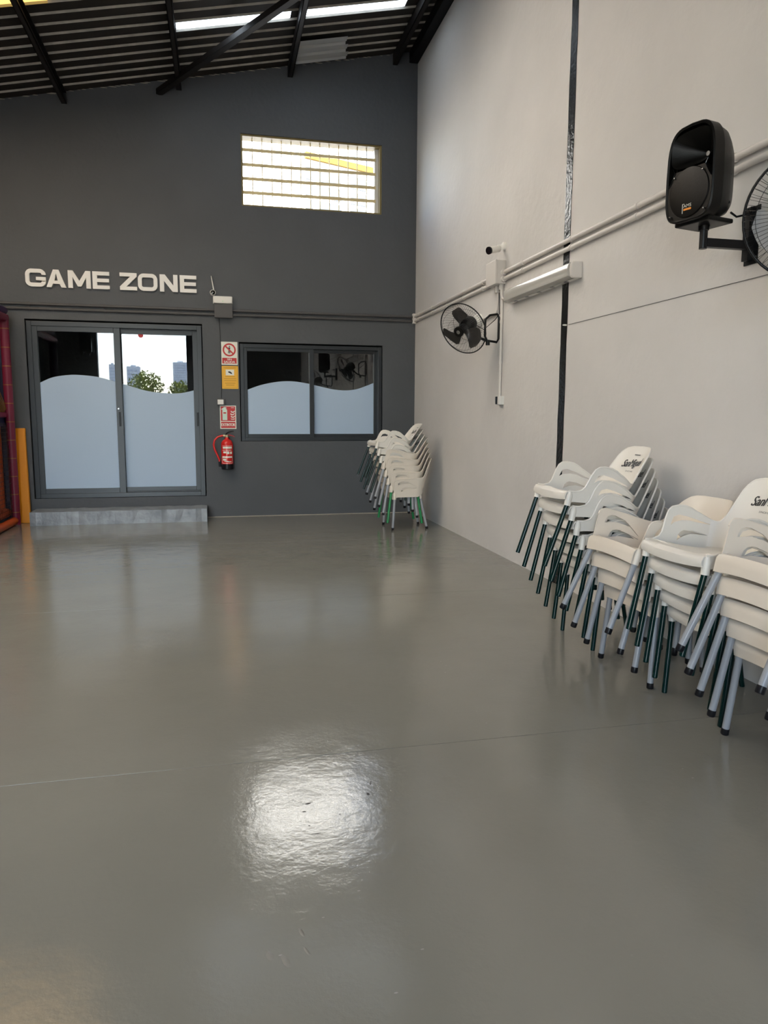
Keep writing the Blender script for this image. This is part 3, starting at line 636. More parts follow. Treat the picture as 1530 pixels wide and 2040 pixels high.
m_ = MB(); text_on(m_, 'EXTINTOR', ((x0 + x1) / 2, D - 0.0061, (z0 + zm) / 2 + 0.008), 0.165, 0.036, UX, UZ, NB, offset=0.02); part(m_, 'caption', 'sign_white', t)

# fire extinguisher
ex_c = Vector((-2.441, D - 0.095, 0.612))
t = thing('fire_extinguisher', 'red fire extinguisher with black base hanging on the charcoal wall', 'fire extinguisher', tuple(ex_c))
c = ex_c
part(MB().lathe([(0.070, 0.055), (0.0735, 0.058), (0.0735, 0.30), (0.069, 0.335), (0.052, 0.362), (0.028, 0.376), (0.022, 0.385), (0.022, 0.40)], c, 28), 'cylinder', 'red', t, 40)
part(MB().lathe([(0.066, 0.0), (0.074, 0.006), (0.0755, 0.06), (0.074, 0.07)], c, 28), 'base', 'rubber', t, 40)
def lab(a0, a1, z0, z1, m, nm, rr=0.0742):
    A = [c + Vector((rr * math.sin(a), -rr * math.cos(a), z0)) for a in [math.radians(a0 + (a1 - a0) * k / 10) for k in range(11)]]; B = [p + Vector((0, 0, z1 - z0)) for p in A]
    m_ = MB().strip(A, B, (0, 0.0004, 0)); return part(m_, nm, m, t)
for a0, a1, z0, z1 in ((-52, 52, 0.293, 0.297), (-45, 50, 0.262, 0.285), (-48, 45, 0.240, 0.246), (-40, -10, 0.205, 0.228), (-5, 20, 0.195, 0.228), (28, 50, 0.195, 0.225), (-50, 50, 0.148, 0.168), (-46, -10, 0.115, 0.138), (5, 40, 0.095, 0.105), (-30, 10, 0.100, 0.110), (-50, 50, 0.078, 0.081), (-53, -50, 0.08, 0.165), (52, 55, 0.08, 0.165)):
    lab(a0, a1, z0, z1, 'sign_white', 'label_print')
hd = part(MB().lathe([(0.019, 0.398), (0.022, 0.402), (0.022, 0.425), (0.014, 0.432)], c, 16), 'valve', 'brass', t, 40)
part(MB().tube([c + Vector((-0.012, 0, 0.43)), c + Vector((0.0, -0.005, 0.452)), c + Vector((0.03, -0.01, 0.47)), c + Vector((0.085, -0.012, 0.478))], [0.009, 0.009, 0.008, 0.006], 8), 'lever', 'black_metal', t, 50)
part(MB().tube([c + Vector((0.0, 0, 0.425)), c + Vector((0.04, -0.01, 0.428)), c + Vector((0.075, -0.012, 0.418)), c + Vector((0.095, -0.012, 0.405))], [0.006, 0.006, 0.005, 0.004], 8), 'carry_handle', 'sign_red', t, 50)
hp = [c + Vector(q) for q in ((-0.025, 0, 0.418), (-0.06, 0, 0.42), (-0.11, 0, 0.405), (-0.15, 0, 0.365), (-0.163, 0, 0.31), (-0.152, 0.0, 0.25), (-0.125, 0, 0.19), (-0.10, 0, 0.13), (-0.096, 0, 0.10))]
part(MB().tube(hp, 0.0125, 10), 'hose', 'red', t, 60)
part(MB().tube([c + Vector((-0.02, 0, 0.418)), c + Vector((-0.045, 0, 0.42))], 0.014, 10), 'hose_fitting', 'brass', t, 40)
part(MB().tube([c + Vector((-0.096, 0, 0.115)), c + Vector((-0.094, 0, 0.095)), c + Vector((-0.090, 0, 0.035))], [0.011, 0.013, 0.016], 10), 'nozzle', 'rubber', t, 40)
part(MB().box(c + Vector((-0.03, 0.07, 0.33)), c + Vector((0.03, 0.094, 0.40))), 'wall_hook', 'black_metal', t)

# orange foam plank leaning by the play frame
pa_, pb_ = bw(42, 1041, 9.40), bw(61, 1041, 9.40); zt2 = bw(42, 853, 9.44).z
m_ = MB().hexa([(-4.905, 9.345, 0.0), (-4.752, 9.345, 0.0), (-4.752, 9.40, 0.0), (-4.905, 9.40, 0.0), (-4.905, 9.40, zt2), (-4.772, 9.40, zt2), (-4.772, 9.455, zt2), (-4.905, 9.455, zt2)])
single(m_, 'foam_plank', 'orange', 'tall yellow-orange foam plank leaning between play frame and sliding door', 'plank', (-4.83, 9.37, 0), bevel=0.008)

# ================================================================== SOFT PLAY FRAME (left edge)
pf = thing('soft_play_frame', 'padded magenta and purple soft play frame with rope nets', 'play frame', (-5.6, 8.6, 0))
def pad(path, r, m, nm, sm=50): return part(MB().tube(path, r, 14), nm, m, pf, sm)
FX = -4.885
pad([(FX, 9.25, 0.0), (FX, 9.25, 2.40)], 0.05, 'magenta', 'post')
for z in [0.15 + 0.21 * k for k in range(11)]:
    part(MB().tube([(FX, 9.25, z - 0.004), (FX, 9.25, z + 0.004)], 0.0512, 14), 'cable_tie', 'tan', pf, 50)
pad([(FX - 0.02, 8.32, 0.0), (FX - 0.02, 8.32, 2.45)], 0.058, 'purple', 'post')
pad([(FX - 0.0, 8.32, 0.05), (FX - 0.0, 8.20, 0.05), (FX + 0.0, 7.2, 0.05)], 0.06, 'purple', 'floor_beam')
pad([(FX - 0.01, 7.2, 0.0), (FX - 0.01, 7.2, 2.45)], 0.058, 'purple', 'post')
for y in (9.30, 8.32, 7.2): pad([(-6.7, y, 0.0), (-6.7, y, 2.45)], 0.055, 'purple', 'post')
pad([(FX, 9.28, 2.37), (FX, 7.15, 2.37)], 0.05, 'magenta', 'top_beam'); pad([(FX - 0.01, 9.30, 2.455), (FX - 0.01, 7.15, 2.455)], 0.045, 'purple', 'top_beam')
pad([(-6.75, 9.25, 2.40), (FX, 9.25, 2.40)], 0.05, 'purple', 'top_beam'); pad([(-6.7, 9.36, 2.42), (-6.7, 7.15, 2.42)], 0.05, 'purple', 'top_beam')
pad([(FX - 0.01, 9.28, 0.05), (FX - 0.01, 8.36, 0.05)], 0.045, 'orange_red', 'floor_beam'); pad([(FX - 0.10, 9.28, 0.14), (FX - 0.10, 8.36, 0.14)], 0.05, 'orange_red', 'ball_pool_rim')
pad([(FX - 0.16, 9.26, 0.1), (FX - 0.16, 9.26, 2.32)], 0.05, 'orange_red', 'inner_post'); pad([(FX - 0.34, 9.2, 0.1), (FX - 0.34, 9.2, 2.32)], 0.06, 'navy', 'inner_post'); pad([(FX - 0.22, 8.5, 0.1), (FX - 0.22, 8.5, 1.2)], 0.05, 'orange', 'inner_post')
part(MB().box((-6.7, 7.2, 1.25), (FX - 0.02, 9.28, 1.31)), 'deck', 'magenta', pf, bevel=0.015); part(MB().box((-6.7, 7.2, 1.15), (FX - 0.05, 9.27, 1.25)), 'deck_edge', 'navy', pf)
part(MB().box((-6.74, 7.2, 0.02), (-6.70, 9.3, 2.4)), 'back_panel', 'purple', pf)
part(MB().box((-6.7, 9.335, 0.02), (FX - 0.06, 9.36, 2.35)), 'end_panel', 'navy', pf)
def net(p00, p10, p01, p11, nu, nv, r, m, nm):
    p00, p10, p01, p11 = map(Vector, (p00, p10, p01, p11)); m_ = MB(); P = lambda u, v: (p00 * (1 - u) + p10 * u) * (1 - v) + (p01 * (1 - u) + p11 * u) * v
    for i in range(nu + 1): m_.tube([P(i / nu, 0), P(i / nu, 1)], r, 4, caps=False)
    for j in range(nv + 1): m_.tube([P(0, j / nv), P(1, j / nv)], r, 4, caps=False)
    o = part(m_, nm, m, pf); o['kind'] = 'stuff'
net((FX - 0.02, 9.26, 1.30), (FX - 0.10, 9.24, 1.30), (FX - 0.02, 8.3, 2.1), (FX - 0.30, 8.3, 2.05), 7, 60, 0.004, 'tan', 'rope_net')
net((FX - 0.015, 9.28, 0.1), (FX - 0.015, 8.34, 0.1), (FX - 0.015, 9.28, 1.18), (FX - 0.015, 8.34, 1.18), 18, 22, 0.0022, 'net', 'side_net')
for (x, y, z, m) in ((FX - 0.12, 8.66, 0.36, 'green_ball'),):
    s_ = MB().lathe([(0.001, -0.035), (0.02, -0.029), (0.032, -0.014), (0.035, 0), (0.032, 0.014), (0.02, 0.029), (0.001, 0.035)], (x, y, z - 0.12), 14)
    single(s_, 'pool_ball', m, 'small green plastic ball inside the soft play frame', 'ball', (x, y, z - 0.12), smooth=80)

# ================================================================== SIDE WALL FITTINGS
JB = (6.36, 6.60, 2.468, 2.672)   # y0 y1 z0 z1
for zz_, nm in ((2.566, 'upper'), (2.506, 'lower')):
    for y0, y1, s_ in ((D - 0.002, JB[1], 'between the corner and the white junction box'), (JB[0], YB + 0.02, 'running past the loudspeaker')):
        n = 5 if y0 > 7 else 12
        cl = [((-0.02, y0 + (y1 - y0) * (f + 0.5) / n, zz_), (0, 1, 0)) for f in range(n)]
        pipe('wall_conduit', [(-0.02, y0, zz_), (-0.02, y1, zz_)], 0.0175, 'white_pvc', f'{nm} white conduit {s_}', group='white conduits', clips=cl)
part(MB().box((-0.045, D - 0.06, 2.475), (0.0, D - 0.0, 2.60)), 'corner_sleeve', 'white_pvc', wall_right)
jb = thing('junction_box', 'large white junction box where the white conduits meet', 'junction box', (0, 6.48, JB[2]))
part(MB().box((-0.085, JB[0], JB[2]), (0, JB[1], JB[3])), 'body', 'white_pvc', jb, bevel=0.006); part(MB().box((-0.10, JB[0] - 0.003, JB[2] - 0.003), (-0.085, JB[1] + 0.003, JB[3] + 0.003)), 'lid', 'white_pvc', jb, bevel=0.004)
for zz_ in (2.566, 2.506): part(MB().tube([(-0.025, JB[0] + 0.002, zz_), (-0.025, JB[0] - 0.03, zz_)], 0.026, 14), 'gland', 'white_pvc', jb, 50)
part(MB().tube([(-0.03, 6.40, JB[2]), (-0.03, 6.40, JB[2] - 0.05)], 0.018, 10), 'gland', 'white_pvc', jb, 50); part(MB().tube([(-0.03, 6.50, JB[2]), (-0.03, 6.50, JB[2] - 0.06)], 0.018, 10), 'gland', 'white_pvc', jb, 50)
zs_ = 1.47
pipe('wall_conduit', [(-0.016, 6.40, JB[2]), (-0.016, 6.40, zs_)], 0.0125, 'white_pvc', 'vertical white conduit down to the socket', group='white conduits', clips=[((-0.016, 6.40, z), (0, 0, 1)) for z in (2.14, 1.78)], org=(-0.016, 6.40, zs_))
pipe('wall_conduit', [(-0.016, 6.50, JB[2]), (-0.016, 6.50, 2.27), (-0.016, 6.53, 2.235), (-0.016, 6.60, 2.225), (-0.016, 6.93, 2.225)], 0.011, 'white_pvc', 'thin bent white conduit leading to the round box behind the fan', group='white conduits', clips=[((-0.016, 6.72, 2.225), (0, 1, 0))])
rb = thing('round_box', 'round white junction box on the wall behind the fan', 'junction box', (0, 7.0, 2.2)); part(MB().lathe([(0.062, -0.0), (0.062, -0.035), (0.052, -0.055), (0.03, -0.06)], (0, 7.0, 2.225), 20, 'X'), 'body', 'white_plastic', rb, 40); part(MB().tube([(-0.016, 6.95, 2.225), (-0.016, 6.90, 2.225)], 0.017, 10), 'gland', 'white_plastic', rb, 50)
so = thing('wall_socket', 'grey and white surface socket at the end of the vertical conduit', 'socket', (0, 6.38, 1.40))
part(MB().box((-0.045, 6.325, 1.395), (0, 6.425, 1.475)), 'body', 'white_plastic', so, bevel=0.006); part(MB().box((-0.052, 6.375, 1.400), (-0.045, 6.415, 1.470)), 'flap', 'rubber', so, bevel=0.003); part(MB().box((-0.02, 6.425, 1.42), (0, 6.47, 1.46)), 'side_cover', 'white_plastic', so, bevel=0.004)
# fluorescent batten
fl = thing('fluorescent_batten', 'clear covered fluorescent batten light mounted across the black stripe', 'light', (0, 5.55, 2.28))
y0, y1, zc = 4.93, 6.16, 2.325
def prof_box(m_, prof, ya, yb, cap=True):
    n = len(prof); m_.add([(x, ya, z) for x, z in prof] + [(x, yb, z) for x, z in prof], [(i, (i + 1) % n, (i + 1) % n + n, i + n) for i in range(n)] + ([tuple(range(n - 1, -1, -1)), tuple(range(n, 2 * n))] if cap else []))
bs = [(0, zc - 0.055), (-0.03, zc - 0.06), (-0.045, zc - 0.058), (-0.045, zc + 0.058), (-0.03, zc + 0.06), (0, zc + 0.055)]
m_ = MB(); prof_box(m_, bs, y0, y1); part(m_, 'base', 'white_plastic', fl)
cv_ = [(-0.045, zc - 0.056), (-0.075, zc - 0.054), (-0.095, zc - 0.042), (-0.104, zc - 0.02), (-0.106, zc), (-0.104, zc + 0.02), (-0.095, zc + 0.042), (-0.075, zc + 0.054), (-0.045, zc + 0.056)]
m_ = MB(); prof_box(m_, cv_, y0 + 0.015, y1 - 0.015); part(m_, 'cover', 'lamp_cover', fl, 35)
m_ = MB(); prof_box(m_, [(-0.046, zc - 0.03), (-0.058, zc - 0.02), (-0.058, zc + 0.02), (-0.046, zc + 0.03)], y0 + 0.05, y1 - 0.05); part(m_, 'gear_tray', 'white_plastic', fl)
for dz in (-0.024, 0.024): part(MB().tube([(-0.076, y0 + 0.05, zc + dz), (-0.076, y1 - 0.05, zc + dz)], 0.012, 12), 'tube', 'white_plastic', fl, 50)
for ya, yb in ((y0 - 0.012, y0 + 0.02), (y1 - 0.02, y1 + 0.012)):
    m_ = MB(); prof_box(m_, [(x, zc + (z - zc) * 1.04) for x, z in [(0, zc - 0.056)] + cv_[:2] + [(-0.085, zc - 0.04), (-0.09, zc), (-0.085, zc + 0.04)] + cv_[-2:] + [(0, zc + 0.056)]], ya, yb); part(m_, 'end_cap', 'white_pvc', fl, bevel=0.010)
for k in range(5):
    yk = y0 + 0.15 + k * (y1 - y0 - 0.3) / 4
    for s_ in (-1, 1): part(MB().box((-0.052, yk - 0.02, zc + s_ * 0.06 - 0.004), (-0.03, yk + 0.02, zc + s_ * 0.06 + 0.004)), 'clip', 'steel', fl)
pp = [(-0.03, 6.385, 2.42), (-0.03, 6.38, 2.37), (-0.03, 6.35, 2.335), (-0.03, 6.28, 2.325), (-0.03, 6.165, 2.325)]
single(MB().tube(pp, 0.011, 10), 'lamp_cable', 'white_pvc', 'curved white cable from the junction box to the batten light', 'cable', pp[0], smooth=60)
single(MB().tube([(-0.004, 5.10, 1.965), (-0.004, 3.4, 1.962), (-0.004, 1.0, 1.96), (-0.004, YB + 0.05, 1.955)], 0.0016, 6), 'wall_wire', 'wire_grey', 'thin dark wire stretched along the pale wall from the black stripe', 'wire', (-0.004, 3.0, 1.96))
single(MB().lathe([(0.006, 0.0), (0.006, -0.02), (0.004, -0.03)], (-0.004, 5.13, 1.965), 10, 'X'), 'wire_hook', 'white_plastic', 'small pale hook holding the wire on the black stripe', 'hook', (-0.004, 5.13, 1.965))
# bullet camera
bc = thing('bullet_camera', 'white bullet security camera with black front above the junction box', 'camera', (0, 6.45, 2.78))
p0 = Vector((-0.005, 6.40, 2.79)); p1 = Vector((-0.05, 6.42, 2.80)); tip = rw(975, 499, -0.19); bk0 = rw(995, 495, -0.075)
part(MB().lathe([(0.035, 0.0), (0.035, -0.02), (0.02, -0.03)], (0, 6.40, 2.80), 18, 'X'), 'base', 'white_plastic', bc, 40); part(MB().tube([(-0.02, 6.40, 2.80), (-0.06, 6.42, 2.80), bk0 * 0.7 + tip * 0.3], 0.013, 10), 'arm', 'white_plastic', bc, 50)
dr = (tip - bk0).normalized(); part(MB().tube([bk0, bk0 + dr * 0.01, tip], [0.022, 0.03, 0.031], 18), 'housing', 'white_plastic', bc, 40); part(MB().tube([tip - dr * 0.002, tip + dr * 0.012], 0.033, 18), 'front_glass', 'black_gloss', bc, 40)

# ------------------------------------------------------------------ wall fans
def make_fan():
    """local: axis -Y is the blowing direction, origin at the hub"""
    r = bpy.data.objects.new('wall_fan', None); col.objects.link(r); r['category'] = 'fan'
    ORG[r.name] = Vector((0, 0, 0)); R0 = 0.235
    def circ(rad, y, n=48): return [(rad * math.cos(2 * PI * k / n), y, rad * math.sin(2 * PI * k / n)) for k in range(n)]
    part(MB().tube(circ(R0, 0.0), 0.0055, 8, closed=True), 'rim', 'black_metal', r, 50)
    m_ = MB()
    for k in range(72):
        a = 2 * PI * k / 72; ca, sa = math.cos(a), math.sin(a)
        m_.tube([(q * ca, y, q * sa) for q, y in ((0.05, -0.075), (0.12, -0.072), (0.19, -0.05), (0.225, -0.02), (R0, 0.0))], 0.0009, 3, caps=False)
    for q, y in ((0.05, -0.075), (0.115, -0.073), (0.185, -0.053)): m_.tube(circ(q, y, 36), 0.0012, 4, closed=True)
    part(m_, 'front_guard', 'black_metal', r)
    m_ = MB()
    for k in range(48):
        a = 2 * PI * k / 48; ca, sa = math.cos(a), math.sin(a)
        m_.tube([(q * ca, y, q * sa) for q, y in ((0.07, 0.085), (0.15, 0.08), (0.21, 0.04), (R0, 0.0))], 0.0009, 3, caps=False)
    m_.tube(circ(0.07, 0.085, 30), 0.002, 5, closed=True); m_.tube(circ(0.15, 0.08, 36), 0.0012, 4, closed=True); part(m_, 'rear_guard', 'black_metal', r)
    part(MB().lathe([(0.03, -0.084), (0.046, -0.08), (0.048, -0.072), (0.03, -0.068)], (0, 0, 0), 24, 'Y'), 'badge', 'black_plastic', r, 40)
    part(MB().lathe([(0.012, -0.087), (0.018, -0.084)], (0, 0, 0), 16, 'Y'), 'badge_print', 'steel', r)
    part(MB().lathe([(0.02, -0.045), (0.038, -0.04), (0.042, -0.01), (0.042, 0.02)], (0, 0, 0), 24, 'Y'), 'hub', 'black_plastic', r, 40)
    for b in range(3):
        m_ = MB(); a0 = math.radians(100 + 120 * b); n, k2 = 10, 6; V = []
        for i in range(n + 1):
            u = i / n; rad = 0.035 + 0.165 * u; hw_ = math.radians(15 + 20 * math.sin(min(u * 1.25, 1) * PI / 2)) * (1 if u < 0.8 else math.sqrt(max(0.0, 1 - ((u - 0.8) / 0.21) ** 2)))
            sw_ = math.radians(-22 * u)
            for j in range(k2 + 1):
                w = -1 + 2 * j / k2; a = a0 + sw_ + hw_ * w; V.append((rad * math.cos(a), -0.015 + 0.022 * w - 0.008 * w * w, rad * math.sin(a)))
        m_.add(V, [(i * (k2 + 1) + j, i * (k2 + 1) + j + 1, (i + 1) * (k2 + 1) + j + 1, (i + 1) * (k2 + 1) + j) for i in range(n) for j in range(k2)])
        part(m_, 'blade', 'grey_blade', r, 60)
    mo = part(MB().lathe([(0.035, 0.03), (0.068, 0.045), (0.072, 0.06), (0.072, 0.125), (0.06, 0.15), (0.025, 0.158)], (0, 0, 0), 24, 'Y'), 'motor', 'black_plastic', r, 40)
    return r
def copy_tree(o, parent=None, label=None):
    c = o.copy(); col.objects.link(c); c.parent = parent
    if label: c['label'] = label
    for ch in [x for x in bpy.data.objects if x.parent == o]: copy_tree(ch, c)
    return c
def axes(normal, upv=(0, 0, 1)):
    y = -Vector(normal).normalized(); x = y.cross(Vector(upv)).normalized(); z = x.cross(y); return x, y, z
def fan_bracket(root, Mx, wy, zlo, zhi, out=0.15):
    """tube loop on the wall and arm to the motor, as parts of the fan (world coordinates)"""
    inv = Mx.inverted(); m_ = MB()
    loop = [(-0.014, wy, zlo + 0.03), (-0.014, wy, zhi - 0.03), (-0.03, wy, zhi), (-out * 0.7, wy, zhi - 0.012), (-out, wy, zhi - 0.05), (-out, wy, zlo + 0.05), (-out * 0.85, wy, zlo + 0.012), (-0.03, wy, zlo)]
    m_.tube([inv @ Vector(p) for p in loop], 0.011, 10, closed=True); o = bpy.data.objects.new('wall_loop', m_.mesh('wall_loop', 'black_metal', (0, 0, 0), 50)); col.objects.link(o); o.parent = root
    mot = Vector((0, 0.10, -0.07)); m_ = MB(); a = inv @ Vector((-out * 0.8, wy, zlo + 0.004)); m_.tube([a, a * 0.5 + mot * 0.5 + Vector((0, 0, -0.01)), mot], 0.012, 10)
    m_.tube([inv @ Vector((-out * 0.8, wy, zlo + 0.01)), inv @ Vector((-out * 0.8, wy, zlo - 0.03))], 0.02, 12)
    o = bpy.data.objects.new('support_arm', m_.mesh('support_arm', 'black_metal', (0, 0, 0), 50)); col.objects.link(o); o.parent = root
    m_ = MB().tube([inv @ Vector(p) for p in ((-0.014, wy, zhi), (-0.05, wy, zhi - 0.05), (-out - 0.01, wy + 0.005, zhi - 0.14))] + [Vector((0, 0.15, 0.0))], 0.0035, 6)
    o = bpy.data.objects.new('cable', m_.mesh('cable', 'rubber', (0, 0, 0), 50)); col.objects.link(o); o.parent = root
def place_fan(f, hub, normal, label, zlo, zhi, wy, out):
    x, y, z = axes(normal); f.matrix_world = Matrix(((x.x, y.x, z.x, hub[0]), (x.y, y.y, z.y, hub[1]), (x.z, y.z, z.z, hub[2]), (0, 0, 0, 1)))
    f['label'] = label; f['group'] = 'black wall fans'; fan_bracket(f, f.matrix_world.copy(), wy, zlo, zhi, out)
fan0 = make_fan()
fan1 = copy_tree(fan0); fan2 = copy_tree(fan0)
tocam = (CAM - Vector((-0.36, 6.46, 2.07))).normalized()
nA = (tocam * math.cos(math.radians(46)) + (CR * -0.80 + CU * -0.60) * math.sin(math.radians(46))).normalized()
place_fan(fan0, (-0.36, 6.46, 2.075), nA, 'black wall fan between the white junction box and the corner', 1.965, 2.215, 6.47, 0.145)
place_fan(fan1, (-0.37, 2.42, 2.05), (-0.72, -0.66, -0.2), 'black wall fan beside the loudspeaker', 1.93, 2.18, 2.55, 0.145)
place_fan(fan2, (-0.36, -1.75, 2.06), (-0.75, 0.6, -0.25), 'black wall fan mirrored in the left pane of the low window', 1.95, 2.20, -1.72, 0.145)
for ch in [o for o in bpy.data.objects if o.parent == fan1 and o.name.startswith('blade')]:
    ch.data = ch.data.copy(); ch.data.materials[0] = M['fan_silver']
single(MB().tube([(-0.008, 6.47, 2.215), (-0.012, 6.475, 2.30), (-0.01, 6.49, 2.41)], 0.0035, 6), 'fan_cable', 'rubber', 'thin black cable rising from the far fan bracket to the white gland', 'cable', (-0.01, 6.47, 2.215), smooth=50)

# ------------------------------------------------------------------ loudspeaker and its bracket
def make_speaker():
    r = thing('loudspeaker', 'black plastic loudspeaker on a wall arm with an orange maker badge', 'loudspeaker', (0, 0, 0))
    W, Hh, Dp = 0.31, 0.47, 0.26   # local: front -Y, up Z, origin at bottom centre of the cabinet
    # cabinet: stacked rings in the front-to-back direction
    def outline(w, h, zc, top=0.0):
        pts = []; rx = w / 2
        n = 40
        for k in range(n):
            a = 2 * PI * k / n; c_, s_ = math.cos(a), math.sin(a); e = 0.42
            x = rx * math.copysign(abs(c_) ** e, c_); z = h / 2 * math.copysign(abs(s_) ** e, s_)
            x *= 1 - 0.10 * max(0, z / (h / 2)) ** 2
            pts.append((x, z + zc + (0.018 * (1 - (x / rx) ** 2) if z > 0 else 0)))
        return pts
    rings = [(-0.128, W - 0.03, Hh - 0.03), (-0.135, W - 0.012, Hh - 0.012), (-0.128, W, Hh), (-0.06, W, Hh), (-0.055, W - 0.012, Hh - 0.01), (0.02, W - 0.05, Hh - 0.035), (0.085, W - 0.13, Hh - 0.08), (0.12, W - 0.17, Hh - 0.14), (0.125, W - 0.2, Hh - 0.18)]
    V, Fs = [], []; n = 40
    for (y, w, h) in rings: V += [(x, y, z) for x, z in outline(w, h, Hh / 2)]
    for i in range(len(rings) - 1):
        for k in range(n): Fs.append((i * n + k, i * n + (k + 1) % n, (i + 1) * n + (k + 1) % n, (i + 1) * n + k))
    Fs.append(tuple((len(rings) - 1) * n + k for k in range(n)))
    body = part(MB().add(V, Fs), 'cabinet', 'black_plastic', r, 35)
    # front baffle with horn recess
    o = outline(W - 0.03, Hh - 0.03, Hh / 2); m_ = MB(); cz = Hh - 0.112; hn = []
    for lev, (rx, rz, y) in enumerate(((1, 1, -0.128), (0.0, 0, 0))): pass
    # baffle plate below the horn
    bt = [p for p in o]
    zc_ = Hh - 0.205
    lower = [p for p in o if p[1] < zc_]; lower.sort(key=lambda p: math.atan2(p[1] - 0.15, p[0]))
    lower = sorted([p for p in o if p[1] <= zc_], key=lambda p: (math.atan2(p[0], -(p[1] - 0.2))))
    hwid = (W - 0.034) / 2
    lower = [p for p in lower if p[1] < 0.19]
    poly = [(-0.098, zc_), (-0.122, 0.215), (-hwid, 0.195)] + lower + [(hwid, 0.195), (0.122, 0.215), (0.098, zc_)]
    part(MB().prism(poly, lambda q: (q[0], -0.127, q[1]), lambda q: (q[0], -0.110, q[1])), 'lower_baffle', 'black_plastic', r)
    # horn: flared dish from rim to a small throat, rings of an ellipse
    m_ = MB(); V = []; ringsH = [(0.132, 0.098, -0.124), (0.112, 0.078, -0.100), (0.085, 0.056, -0.070), (0.05, 0.034, -0.035), (0.02, 0.016, 0.0), (0.012, 0.012, 0.01)]
    for rx, rz, y in ringsH:
        for k in range(32):
            a = 2 * PI * k / 32; c_, s_ = math.cos(a), math.sin(a); V.append((rx * math.copysign(abs(c_) ** 0.6, c_), y, cz + rz * math.copysign(abs(s_) ** 0.6, s_) * (1 if s_ > 0 else 0.85)))
    m_.add(V, [(i * 32 + k, i * 32 + (k + 1) % 32, (i + 1) * 32 + (k + 1) % 32, (i + 1) * 32 + k) for i in range(len(ringsH) - 1) for k in range(32)] + [tuple(5 * 32 + k for k in range(32))])
    part(m_, 'horn', 'black_plastic', r, 50)
    part(MB().lathe([(0.012, -0.008), (0.016, 0.0)], (0, 0.005, cz), 16, 'Y'), 'horn_throat', 'black_gloss', r)
    part(MB().lathe([(0.02, -0.140), (0.09, -0.138), (0.124, -0.133), (0.128, -0.127), (0.128, -0.12)], (0, 0, 0.145), 36, 'Y'), 'woofer_grille', 'black_plastic', r, 30)
    for s_ in (-1, 1):
        pr = [(s_ * 0.137, 0.285), (s_ * 0.137, 0.195), (s_ * 0.122, 0.215), (s_ * 0.098, 0.262), (s_ * 0.112, 0.286)]
        dA = [(q[0], -0.127, q[1]) for q in pr[1:4]]; dB = [(q[0], -0.02, q[1]) for q in pr[1:4]]
        part(MB().strip(dA, dB, (0, 0, -0.002)), 'bass_port', 'black_plastic', r)
        part(MB().tube([(q[0], -0.130, q[1]) for q in pr[1:]], 0.0022, 6), 'port_edge', 'black_gloss', r, 50)
    for x, z in ((-0.12, 0.04), (0.12, 0.04), (-0.10, 0.235), (0.10, 0.235)): part(MB().lathe([(0.003, -0.143), (0.0045, -0.139), (0.0045, -0.13)], (x * 0.9, 0, z), 10, 'Y'), 'screw', 'steel', r)
    m_ = MB(); text_on(m_, 'AMS', (0.006, -0.1405, 0.075), 0.05, 0.016, (1, 0, 0), UZ, NB); m_.box((-0.027, -0.1412, 0.04), (-0.0245, -0.139, 0.088)); m_.box((-0.027, -0.1412, 0.086), (-0.016, -0.139, 0.088)); part(m_, 'maker_badge', 'sign_white', r)
    part(MB().box((-0.018, -0.1412, 0.052), (0.03, -0.139, 0.062)), 'badge_bar', 'logo_orange', r)
    m_ = MB(); m_.box((-0.11, -0.10, -0.012), (0.11, 0.09, 0.012)); part(m_, 'foot_plate', 'black_plastic', r, bevel=0.008)
    part(MB().tube([(0, 0, 0.0), (0, 0, -0.035)], [0.03, 0.026], 18), 'pole_cup', 'black_plastic', r, 40)
    for z in (0.09, 0.23, 0.38):
        part(MB().lathe([(0.007, -0.004), (0.007, 0.004)], (W / 2 - (0.062 if z > 0.3 else 0.047), 0.045, z), 12, 'X'), 'side_screw', 'black_metal', r)
    return r
spk = make_speaker()
POLE = Vector((-0.27, 3.20, 0.0)); ZB = 2.205
yaw = math.radians(-90 + 14)     # local -Y (front) turned to face into the hall
spk.matrix_world = Matrix.Translation((POLE.x, POLE.y, ZB)) @ Matrix.Rotation(yaw, 4, 'Z') @ Matrix.Scale(0.885, 4)
br = thing('speaker_bracket', 'black steel arm bracket holding the loudspeaker on the pale wall', 'bracket', (0, 3.2, 2.05))
part(MB().tube([(POLE.x, POLE.y, ZB - 0.01), (POLE.x, POLE.y, 2.09)], 0.0185, 16), 'pole', 'black_metal', br, 40)
part(MB().box((POLE.x + 0.012, POLE.y - 0.016, 2.098), (-0.03, POLE.y + 0.016, 2.138)), 'arm', 'black_metal', br)
part(MB().box((-0.006, POLE.y - 0.045, 2.03), (0, POLE.y + 0.045, 2.30)), 'wall_plate', 'black_metal', br); part(MB().box((-0.04, POLE.y - 0.02, 2.045), (-0.006, POLE.y + 0.02, 2.29)), 'channel', 'black_metal', br)
for z in (2.27, 2.06): part(MB().lathe([(0.004, -0.012), (0.007, -0.006), (0.007, 0)], (0, POLE.y - 0.035, z), 10, 'X'), 'bolt', 'steel', br)
m_ = MB()
for k in range(3):
    a_ = k * 2.1; m_.tube([(-0.05, 3.16, 2.25), (-0.07, 3.15 + 0.03 * math.cos(a_), 2.25 + 0.03 * math.sin(a_)), (-0.06, 3.13 + 0.05 * math.cos(a_ + .6), 2.25 + 0.05 * math.sin(a_ + .6)), (-0.05, 3.15, 2.24)], 0.004, 6)
part(m_, 'cable_knot', 'rubber', br)
